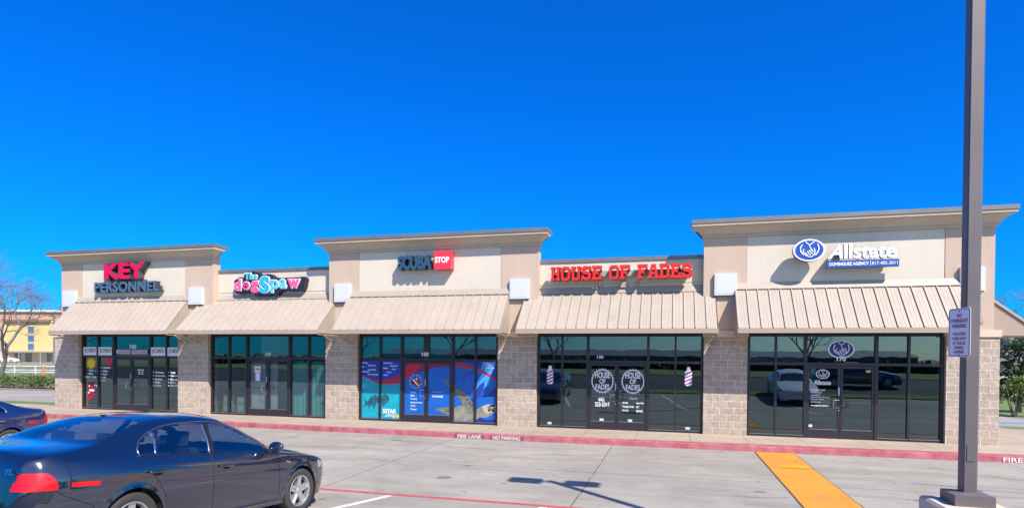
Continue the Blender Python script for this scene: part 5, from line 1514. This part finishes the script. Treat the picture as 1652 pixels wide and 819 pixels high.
    def seat(x, y, w):
        b.box(x - 0.25, x + 0.27, y - w, y + w, 0.35, 0.56)
        b.add([(x - 0.25, y - w, 0.5), (x - 0.12, y - w, 0.5), (x - 0.30, y - w * 0.9, 1.02), (x - 0.42, y - w * 0.9, 1.02), (x - 0.25, y + w, 0.5), (x - 0.12, y + w, 0.5), (x - 0.30, y + w * 0.9, 1.02), (x - 0.42, y + w * 0.9, 1.02)],
              [(0, 1, 2, 3), (7, 6, 5, 4), (1, 5, 6, 2), (3, 2, 6, 7), (0, 3, 7, 4)])
        b.box(x - 0.44, x - 0.36, y - 0.13, y + 0.13, 1.05, 1.22)
    seat(-1.35, 0.36, 0.25); seat(-1.35, -0.36, 0.25); seat(-2.25, 0.35, 0.33); seat(-2.25, -0.35, 0.33)
    b.build('seats', M_SEAT, root, local=True)
    b = MB(); b.box(-0.85, -0.48, -0.72, 0.72, 0.55, 0.90); b.box(-3.1, -2.65, -0.62, 0.62, 0.88, 0.985); b.box(-2.9, -0.5, -0.8, 0.8, 0.30, 0.36)
    for sgn in (1, -1): b.box(-2.6, -0.6, sgn * 0.80 - 0.02, sgn * 0.80 + 0.02, 0.35, 0.885)
    b.build('dashboard', M_TRIM, root, local=True)
    b = MB(); n = 20
    b.tube([(-0.98, 0.36 + 0.18 * math.cos(2 * math.pi * i / n), 0.84 + 0.16 * math.sin(2 * math.pi * i / n)) for i in range(n + 1)], 0.015, 6); b.build('steering_wheel', M_TRIM, root, local=True)
    return root


def place_car(root, x, y, heading, z, tilt):
    root.location = (x, y, z); root.rotation_euler = (0, R(tilt), R(90 - heading))


def copy_tree(o, parent=None):
    c = o.copy(); COL.objects.link(c)
    if parent is not None: c.parent = parent
    for ch in list(o.children): copy_tree(ch, c)
    return c


M_PAINT1 = mat('navy_black_paint', (0.003, 0.007, 0.026), 0.16, 0.0, coat=1.0, spec=0.6)
M_PAINT1.node_tree.nodes['Principled BSDF'].inputs['Coat IOR'].default_value = 1.9
M_PAINT2 = mat('dark_blue_paint', (0.006, 0.014, 0.07), 0.22, 0.0, coat=1.0, spec=0.6)
M_PAINT2.node_tree.nodes['Principled BSDF'].inputs['Coat IOR'].default_value = 2.0
car1 = build_sedan(M_PAINT1, 'near black sedan seen from its right rear corner, nearest car in the foreground')
place_car(car1, -6.263, -11.23, 2.8, -0.064, 4.9)
car1.scale = (1.008, 1.008, 1.02)
car2 = copy_tree(car1)
car2['label'] = 'dark blue sedan cut off by the left edge, its tail beside the near black sedan'
for ch in car2.children:
    if ch.name.split('.')[0] in ('body', 'door_handle', 'wing_mirror', 'side_skirt'):
        me = ch.data.copy(); ch.data = me
        for i, m_ in enumerate(me.materials):
            if m_ == M_PAINT1: me.materials[i] = M_PAINT2
    if ch.name.split('.')[0] == 'badge': bpy.data.objects.remove(ch)
for ch in list(car2.children):
    if ch.name.split('.')[0] == 'door_handle':
        ch.data = ch.data.copy(); ch.data.materials[0] = M_CHR
place_car(car2, -15.75, -11.5, 180, -0.04, -2.3)

# ------------------------------------------------------------------ far surroundings and plants
def leaf_mat(name, c1, c2, sc=1.2):
    return mat(name, c1, 0.7, col2=c2, vscale=sc, detail=4, spec=0.3)


M_LEAF_D = leaf_mat('dark_leaf', (0.022, 0.050, 0.016), (0.07, 0.12, 0.035), 2.0)
M_LEAF_H = leaf_mat('hedge_leaf', (0.045, 0.085, 0.02), (0.12, 0.17, 0.05), 1.5)
M_LEAF_B = leaf_mat('bush_leaf', (0.06, 0.10, 0.02), (0.16, 0.20, 0.05), 2.0)
M_BARK = mat('bark', (0.14, 0.115, 0.11), 0.9, var=0.25, vscale=6)
M_TWIG = mat('twig', (0.17, 0.145, 0.15), 0.9, var=0.2, vscale=5)


def leaves(mb, centres, size, q, flat=0.0):
    for c in centres:
        a = q.uniform(0, 6.283); u = q.uniform(-1, 1) * (1 - flat)
        n = Vector((math.cos(a) * math.sqrt(1 - u * u), math.sin(a) * math.sqrt(1 - u * u), u))
        t = n.orthogonal().normalized(); t.rotate(Matrix.Rotation(q.uniform(0, 6.283), 3, n)); w = n.cross(t)
        s = size * q.uniform(0.6, 1.3)
        c = Vector(c)
        mb.add([c - t * s, c - w * s * 0.5, c + t * s, c + w * s * 0.5], [(0, 1, 2, 3)])


def clump_points(q, blobs, n):
    out = []
    wts = [b[3] ** 2 for b in blobs]
    for _ in range(n):
        cx, cy, cz, r = q.choices(blobs, wts)[0]
        while True:
            v = Vector((q.uniform(-1, 1), q.uniform(-1, 1), q.uniform(-1, 1)))
            if 0.25 < v.length < 1: break
        v = v.normalized() * (v.length ** 0.35)
        out.append((cx + v.x * r, cy + v.y * r, cz + v.z * r * 0.9))
    return out


def bare_tree(name, label, x, y, z0, h, seed, spread=0.5, trunk=0.16, levels=6, group=None):
    q = random.Random(seed)
    t = thing(name, label, 'tree', (x, y, z0), group)
    tr = MB(); br = MB()
    def grow(p, d, l, r, lev, mb):
        pts = [p]; dd = d.copy()
        k = 3
        for i in range(k):
            dd = (dd + Vector((q.uniform(-1, 1), q.uniform(-1, 1), q.uniform(-0.3, 0.6))) * 0.16).normalized()
            pts.append(pts[-1] + dd * l / k)
        rs = [r * (1 - 0.4 * i / k) for i in range(k + 1)]
        mb.tube(pts, rs, 5 if lev < 3 else 3, caps=False)
        if lev >= levels or r < 0.004: return
        n = 3 if lev < 5 else q.choice((2, 3, 3))
        for i in range(n):
            a = 2 * math.pi * (i + q.random() * 0.7) / n
            side = dd.orthogonal().normalized(); side.rotate(Matrix.Rotation(a, 3, dd))
            nd = (dd + side * spread * q.uniform(0.7, 1.5)).normalized()
            nd.z += 0.08; nd.normalize()
            st = pts[-1] if i < 2 else pts[-2]
            grow(st, nd, l * q.uniform(0.62, 0.86), r * 0.62, lev + 1, br)
    base = Vector((x, y, z0 - 0.05))
    grow(base, Vector((0, 0, 1)), h * 0.26, trunk, 0, tr)
    tr.build('trunk', M_BARK, t, smooth=True)
    br.build('crown', M_TWIG, t, smooth=True)
    return t


bare_tree('bare_tree', 'tall leafless tree cut off by the left edge in front of the yellow hotel', -46.3, 12.4, -0.15, 11.3, 5, spread=0.66, trunk=0.17, levels=8)
bare_tree('bare_tree', 'leafless tree showing thin twigs above the side awning at the right edge', 20.6, 23.0, -0.15, 8.6, 11, spread=0.55, trunk=0.16, levels=6)

# evergreen tree and clipped bush at the right edge
q = random.Random(21)
t = thing('evergreen_tree', 'dense dark green leafy tree at the right edge under the side awning', 'tree', (15.9, 14.4, -0.15))
b = MB(); b.tube([(15.9, 14.4, -0.2), (15.92, 14.4, 1.0), (15.88, 14.42, 2.8)], [0.12, 0.09, 0.05], 8); b.build('trunk', M_BARK, t, smooth=True)
blobs = [(15.9 + q.uniform(-0.85, 0.95), 14.4 + q.uniform(-0.9, 0.9), 0.9 + 0.24 * i, q.uniform(0.3, 0.62) * (1.0 if i < 8 else 0.75)) for i in range(12)] + [(15.3, 14.1, 1.1, .45), (15.2, 14.2, 1.9, .4), (16.5, 14.3, 1.4, .6), (15.4, 14.3, 2.7, .42)]
b = MB(); leaves(b, clump_points(q, blobs, 5200), 0.085, q); b.build('crown', M_LEAF_D, t)
t = thing('round_bush', 'clipped bush with dark stems in front of the evergreen tree at the right edge', 'bush', (14.35, 11.0, -0.15))
b = MB()
for i in range(7):
    a = i * 0.9
    b.tube([(14.4 + 0.05 * math.cos(a), 11.6 + 0.05 * math.sin(a), -0.16), (14.4 + 0.25 * math.cos(a), 11.6 + 0.25 * math.sin(a), 0.6), (14.4 + 0.5 * math.cos(a), 11.6 + 0.5 * math.sin(a), 1.2)], [0.03, 0.02, 0.01], 5)
b.build('stem', M_BARK, t)
blobs = [(14.4 + q.uniform(-0.75, 0.9), 11.6 + q.uniform(-0.7, 0.7), q.uniform(0.5, 1.35), q.uniform(0.28, 0.5)) for i in range(14)]
b = MB(); leaves(b, clump_points(q, blobs, 3000), 0.06, q); b.build('crown', M_LEAF_B, t)

# white and blue sheds behind the plants on the right
def house_box(name, label, cat, x0, x1, y0, y1, h, wall, roof):
    t = thing(name, label, cat, ((x0 + x1) / 2, (y0 + y1) / 2, -0.15))
    b = MB(); b.box(x0, x1, y0, y1, -0.2, h); b.build('wall', wall, t)
    b = MB()
    yc = (y0 + y1) / 2
    v = [(x0 - .3, y0 - .3, h), (x1 + .3, y0 - .3, h), (x1 + .3, y1 + .3, h), (x0 - .3, y1 + .3, h), (x0 - .3, yc, h + 1.2), (x1 + .3, yc, h + 1.2)]
    b.add(v, [(0, 1, 5, 4), (2, 3, 4, 5), (0, 4, 3), (1, 2, 5), (0, 3, 2, 1)]); b.build('roof', roof, t)
    return t
def siding(name, c):
    m = mat(name, c, 0.6)
    nt_ = m.node_tree; n = nt_.nodes; l = nt_.links
    tc = n.new('ShaderNodeTexCoord'); sx_ = n.new('ShaderNodeSeparateXYZ'); l.new(tc.outputs['Object'], sx_.inputs[0])
    fr = node_math(nt_, 'FRACT', node_math(nt_, 'MULTIPLY', sx_.outputs['Z'], 4.5))
    bp = n.new('ShaderNodeBump'); bp.inputs['Strength'].default_value = 1.0; bp.inputs['Distance'].default_value = 0.05
    l.new(fr, bp.inputs['Height']); l.new(bp.outputs[0], n['Principled BSDF'].inputs['Normal'])
    return m
house_box('shed', 'pale lilac low shed wall seen between the right block pier and the bush', 'shed', 19.5, 24.0, 26.5, 31, 1.9, siding('pale_lilac_siding', (0.55, 0.50, 0.55)), M_CAP)
house_box('shed', 'blue grey sided building behind the evergreen tree at the right edge', 'building', 25, 45, 34, 44, 3.9, siding('blue_siding', (0.18, 0.33, 0.46)), M_CAP)

# clipped hedge across the side road on the left
q = random.Random(33)
t = thing('clipped_hedge', 'long low clipped hedge beyond the side road at the left', 'hedge', (-41, 11.2, -0.15))
blobs = []
for i in range(64):
    x = -58 + 0.46 * i
    for k in range(3): blobs.append((x + q.uniform(-.2, .2), 11.2 + q.uniform(-.45, .45), q.uniform(0.12, 0.52), q.uniform(0.28, 0.42)))
b = MB(); leaves(b, clump_points(q, blobs, 11000), 0.075, q); b.build('foliage', M_LEAF_H, t)
for i in range(60):
    b = MB(); b.tube([(-57.8 + 0.48 * i, 11.2, -0.17), (-57.7 + 0.48 * i, 11.2 + q.uniform(-.2, .2), 0.5)], [0.03, 0.015], 4)
    b.build('stem', M_BARK, t)
structure(sheet('planting_bed', [-140, -60, -24.9], [10.4, 12.2], 0.02, mat('bark_mulch', (0.12, 0.085, 0.06), 0.95, var=0.3, vscale=8)))
structure(sheet('verge_kerb', [-140, -60, -24.9], [9.92, 10.38], 0.03, M_WALK))
structure(sheet('lawn', [-260, -140, -24.9], [12.3, 60], 0.006, mat('field_grass', (0.11, 0.14, 0.05), 0.95, col2=(0.17, 0.18, 0.09), vscale=0.25)))

# white rail fence
t = thing('rail_fence', 'long low white rail fence across the grass at the left', 'fence', (-80, 29, -0.15))
d = Vector((-67.13 + 73.2, 32.27 - 30.64, 0)).normalized()
o0 = Vector((-73.2, 30.64, 0))
def along(k, z): p = o0 + d * k; return (p.x, p.y, z)
for z in (0.70, 0.27, 0.02):
    b = MB(); b.tube([along(-45, z), along(40, z)], 0.055, 6); b.build('rail', M_WHITE, t)
for i in range(36):
    k = -43 + 2.35 * i
    b = MB(); b.tube([along(k, -0.2), along(k, 0.80)], 0.07, 6); b.build('fence_post', M_WHITE, t)
# chain-link fence farther back
t = thing('chain_link_fence', 'tall grey chain link fence in front of the yellow hotel', 'fence', (-105, 56, -0.15))
d2 = Vector((-100.2 + 109.3, 57.56 - 55.1, 0)).normalized(); o2 = Vector((-109.3, 55.1, 0))
def al2(k, z): p = o2 + d2 * k; return (p.x, p.y, z)
M_GALV = mat('galvanised', (0.5, 0.5, 0.5), 0.5, 0.6)
b = MB(); b.tube([al2(-60, 2.42), al2(50, 2.42)], 0.05, 6); b.tube([al2(-60, 0.0), al2(50, 0.0)], 0.03, 6); b.build('rail', M_GALV, t)
for i in range(30):
    b = MB(); b.tube([al2(-58 + 3.6 * i, -0.2), al2(-58 + 3.6 * i, 2.5)], 0.05, 6); b.build('fence_post', M_GALV, t)
b = MB()
for i in range(330): b.tube([al2(-60 + i * 0.333, 0.0), al2(-60 + i * 0.333 + 1.2, 2.42)], 0.006, 3, caps=False); b.tube([al2(-60 + i * 0.333 + 1.2, 0.0), al2(-60 + i * 0.333, 2.42)], 0.006, 3, caps=False)
b.build('mesh_wire', M_GALV, t)
# orange marker
t = thing('marker_post', 'short orange marker post on the grass beside the white rail fence', 'marker', (-61.33, 26.6, -0.15))
b = MB(); b.tube([(-61.33, 26.6, -0.2), (-61.33, 26.6, 0.95)], [0.10, 0.085], 10); b.build('post', mat('marker_orange', (0.75, 0.16, 0.03), 0.6), t)
b = MB(); b.tube([(-61.33, 26.6, 0.952), (-61.33, 26.6, 1.02)], [0.085, 0.05], 10); b.build('cap', M_WHITE, t)
# grey pole beyond
t = thing('street_lamp', 'thin grey street lamp pole standing far behind the left awning corner', 'street lamp', (-120.6, 72.8, -0.15))
b = MB(); b.tube([(-120.6, 72.8, -0.2), (-120.6, 72.8, 9.5)], [0.2, 0.14], 8); b.build('pole', M_CAP, t)
b = MB(); b.box(-121.8, -120.4, 72.6, 73.0, 9.5, 9.7); b.build('lamp_head', M_CAP, t)

# power lines
M_WIRE = mat('wire', (0.05, 0.06, 0.08), 0.6)
for i, (a, c) in enumerate((((-64.21, 25.93, 9.72), (-62.76, 26.32, 10.17)), ((-63.11, 26.22, 9.35), (-61.91, 26.54, 9.67)), ((-62.5, 26.37, 8.79), (-61.12, 26.75, 9.37)), ((-61.4, 26.66, 7.74), (-59.83, 27.08, 7.44)))):
    a, c = Vector(a), Vector(c); dd = c - a
    b = MB(); b.tube([a + dd * (k * 1.2 - 8) + Vector((0, 0, -0.005 * (k - 7) ** 2)) for k in range(13)], 0.022, 4)
    o = b.build('power_line', M_WIRE)
    tag(o, ['highest thin power line rising to the right over the leafless tree', 'second power line from the top over the leafless tree', 'third power line, just above the twigs of the left tree', 'lowest power line, sloping down to the right by the left parapet'][i], 'power line', 'power lines at the left')

# hotel
t = thing('hotel', 'yellow four storey hotel with terracotta top band and blue windows, far left', 'hotel', (-165, 92, -0.15))
A0 = Vector((-148.1, 96.45, 0)); u = Vector((-162.2, 92.7, 0)) - A0; u.normalize()       # along the front towards the left
nrm = Vector((-u.y, u.x, 0))
if nrm.dot(Vector((0, -19, 0)) - A0) < 0: nrm = -nrm
def H(k, z, out=0.0): p = A0 + u * k + nrm * out; return (p.x, p.y, z)
def hbox(b, k0, k1, z0, z1, o0, o1):
    b.add([H(k0, z0, o1), H(k1, z0, o1), H(k1, z0, o0), H(k0, z0, o0), H(k0, z1, o1), H(k1, z1, o1), H(k1, z1, o0), H(k0, z1, o0)],
          [(0, 3, 2, 1), (4, 5, 6, 7), (0, 1, 5, 4), (1, 2, 6, 5), (2, 3, 7, 6), (3, 0, 4, 7)])
    return b
M_HY = mat('hotel_yellow', (0.56, 0.43, 0.20), 0.9, var=0.05); M_HT = mat('hotel_terracotta', (0.46, 0.28, 0.20), 0.9, var=0.06); M_HB = mat('hotel_beige', (0.55, 0.42, 0.32), 0.9, var=0.05)
hbox(MB(), 2.5, 16, 2.6, 10.5, -18, 0).build('wall', M_HY, t)
hbox(MB(), -6, 60, 2.6, 10.5, -18.2, -0.4).build('wall', M_HY, t)
hbox(MB(), -6, 60, 10.51, 12.4, -18, 0.15).build('upper_band', M_HT, t)
hbox(MB(), -1.0, 2.45, 2.6, 10.48, -2, 0.2).build('corner_tower', M_HT, t)
hbox(MB(), 16.05, 19, 2.6, 10.48, -2, 0.2).build('corner_tower', M_HT, t)
hbox(MB(), -6, 60, -0.2, 2.58, -18, 0.2).build('ground_floor', M_HB, t)
hbox(MB(), -7, 61, 12.42, 12.95, -19, 0.7).build('cornice', M_WHITE, t)
hbox(MB(), 3.5, 15, 10.0, 10.48, 0.0, 0.7).build('ledge', mat('ledge_brown', (0.2, 0.13, 0.1), 0.8), t)
M_HW = mat('hotel_window', (0.05, 0.15, 0.28), 0.3)
for k in (8.6, 22.5, 26.5, 30.5, 34.5, 38.5):
    for z in (2.95, 5.0, 7.2):
        off = 0.0 if k < 16 else -0.4
        w = hbox(MB(), k - 0.75, k + 0.75, z, z + 1.5, off - 0.1, off + 0.05).build('window', M_HW, t)
        hbox(MB(), k - 0.9, k + 0.9, z - 0.12, z - 0.01, off - 0.1, off + 0.12).build('sill', M_HB, w)
for k0, k1 in ((2.8, 4.4), (8.2, 9.9), (11.0, 12.6)):
    hbox(MB(), k0, k1, -0.15, 2.0, 0.1, 0.26).build('door', mat('hotel_door', (0.06, 0.06, 0.08), 0.4), t)
hbox(MB(), 2.5, 14, 2.3, 2.58, 0.2, 2.6).build('entrance_canopy', M_HB, t)
# white car in front of the hotel
car3 = copy_tree(car1)
car3['label'] = 'tiny white sedan parked in front of the yellow hotel'
M_PAINT3 = mat('white_car_paint', (0.75, 0.75, 0.77), 0.3, coat=1.0)
for ch in car3.children:
    if ch.name.split('.')[0] in ('body', 'door_handle', 'wing_mirror', 'side_skirt'):
        ch.data = ch.data.copy()
        for i, m_ in enumerate(ch.data.materials):
            if m_ == M_PAINT1: ch.data.materials[i] = M_PAINT3
    if ch.name.split('.')[0] == 'badge': bpy.data.objects.remove(ch)
p = H(6.0, 0, 9.0)
place_car(car3, p[0] + 1, p[1], 75, -0.15, 0)

# things across the lot behind the photographer, seen mirrored in the glass
for x, y, h_, sd, lb in ((-33, -40, 8.5, 61, 'leafless tree across the lot mirrored in the jobs shop glass'), (-24, -44, 9.0, 62, 'leafless tree across the lot mirrored in the pet shop glass'),
                         (-12, -42, 8.5, 63, 'leafless tree across the lot mirrored in the scuba shop glass'), (13, -46, 8.0, 65, 'leafless tree across the lot mirrored in the insurance office glass')):
    bare_tree('bare_tree', lb, x, y, 0.75, h_, sd, spread=0.6, trunk=0.16, levels=5, group='trees across the lot')
q = random.Random(77)
t = thing('long_hedge', 'long dark hedge across the lot mirrored as a dark band in the shop glass', 'hedge', (0, -62, 0.75))
b = MB(); leaves(b, clump_points(q, [(-75 + 1.1 * i, -62 + q.uniform(-.6, .6), 0.8 + q.uniform(0.3, 0.75), q.uniform(0.7, 1.0)) for i in range(136)], 6000), 0.3, q); b.build('foliage', M_LEAF_D, t)
b = MB(); b.box(-75, 75, -62.3, -61.7, 0.6, 1.7); b.build('core', mat('hedge_core', (0.015, 0.025, 0.01), 0.9), t)
car4 = copy_tree(car3)
car4['label'] = 'white sedan across the lot mirrored in the insurance office glass'
place_car(car4, 6.0, -13.2, 0, lot_z(-13.2), 5.0)
car5 = copy_tree(car2)
car5['label'] = 'dark blue sedan behind the photographer mirrored in the shop glass'
place_car(car5, 12.0, -20.5, 90, lot_z(-20.5) + 0.01, 0)
house_box('warehouse', 'low dark warehouse across the lot mirrored in the shop glass', 'building', -60, 40, -110, -96, 2.6, mat('warehouse_wall', (0.14, 0.12, 0.13), 0.9), M_CAP)

# cracks, oil drips and tyre scuffs on the paving
q = random.Random(91)
M_CRACK = mat('crack', (0.07, 0.065, 0.06), 0.95)
M_OIL = mat('oil_stain', (0.13, 0.12, 0.11), 0.7, col2=(0.20, 0.19, 0.175), vscale=12)
M_SCUFF = mat('tyre_scuff', (0.235, 0.222, 0.205), 0.9, col2=(0.275, 0.26, 0.24), vscale=6)
for k, (x, y, dx, dy, n) in enumerate(((-8.3, -3.3, 0.32, -0.16, 12), (-3.2, -4.6, 0.3, 0.10, 9), (4.6, -5.6, 0.26, -0.12, 11), (-10.5, -5.5, 0.28, 0.16, 10), (0.2, -7.9, 0.3, 0.05, 7), (5.6, -3.6, 0.2, -0.2, 9))):
    b = MB(); pts = [(x, y)]
    for i in range(n): pts.append((pts[-1][0] + dx * q.uniform(0.5, 1.4), pts[-1][1] + dy * q.uniform(-0.6, 1.8)))
    for i, (a, c) in enumerate(pts):
        w = 0.007 * q.uniform(0.5, 1.4)
        b.v += [(a, c - w, lot_z(c) + 0.0035), (a + 0.01, c + w, lot_z(c) + 0.0035)]
    for i in range(n): b.f.append((2 * i, 2 * i + 2, 2 * i + 3, 2 * i + 1)); b.m.append(0)
    structure(b.build('pavement_crack', M_CRACK))
for k in range(26):
    x, y = q.uniform(-12, 6), q.uniform(-9.2, -3.0)
    if 1.9 < x < 3.3: continue
    r = q.choice((0.03, 0.04, 0.05, 0.08, 0.12))
    b = MB(); n = 11
    b.v = [(x + r * q.uniform(0.6, 1.3) * math.cos(2 * math.pi * i / n) * 1.4, y + r * q.uniform(0.6, 1.3) * math.sin(2 * math.pi * i / n), -0.15 + 0.003) for i in range(n)]
    b.f = [tuple(range(n))]; b.m = [0]
    structure(b.build('oil_stain', M_OIL))
for (x0, y0, x1, y1) in ((-12, -5.0, 7.5, -5.4), (-12, -6.6, 7.5, -7.1)):
    b = MB(); n = 40
    for i in range(n + 1):
        t_ = i / n; x = x0 + (x1 - x0) * t_; y = y0 + (y1 - y0) * t_ + 0.12 * math.sin(5 * t_)
        w = 0.09 + 0.03 * math.sin(17 * t_)
        b.v += [(x, y - w, -0.1485), (x, y + w, -0.1485)]
    for i in range(n):
        if (i * 7) % 5 != 0: b.f.append((2 * i, 2 * i + 2, 2 * i + 3, 2 * i + 1)); b.m.append(0)
    structure(b.build('tyre_scuff', M_SCUFF))
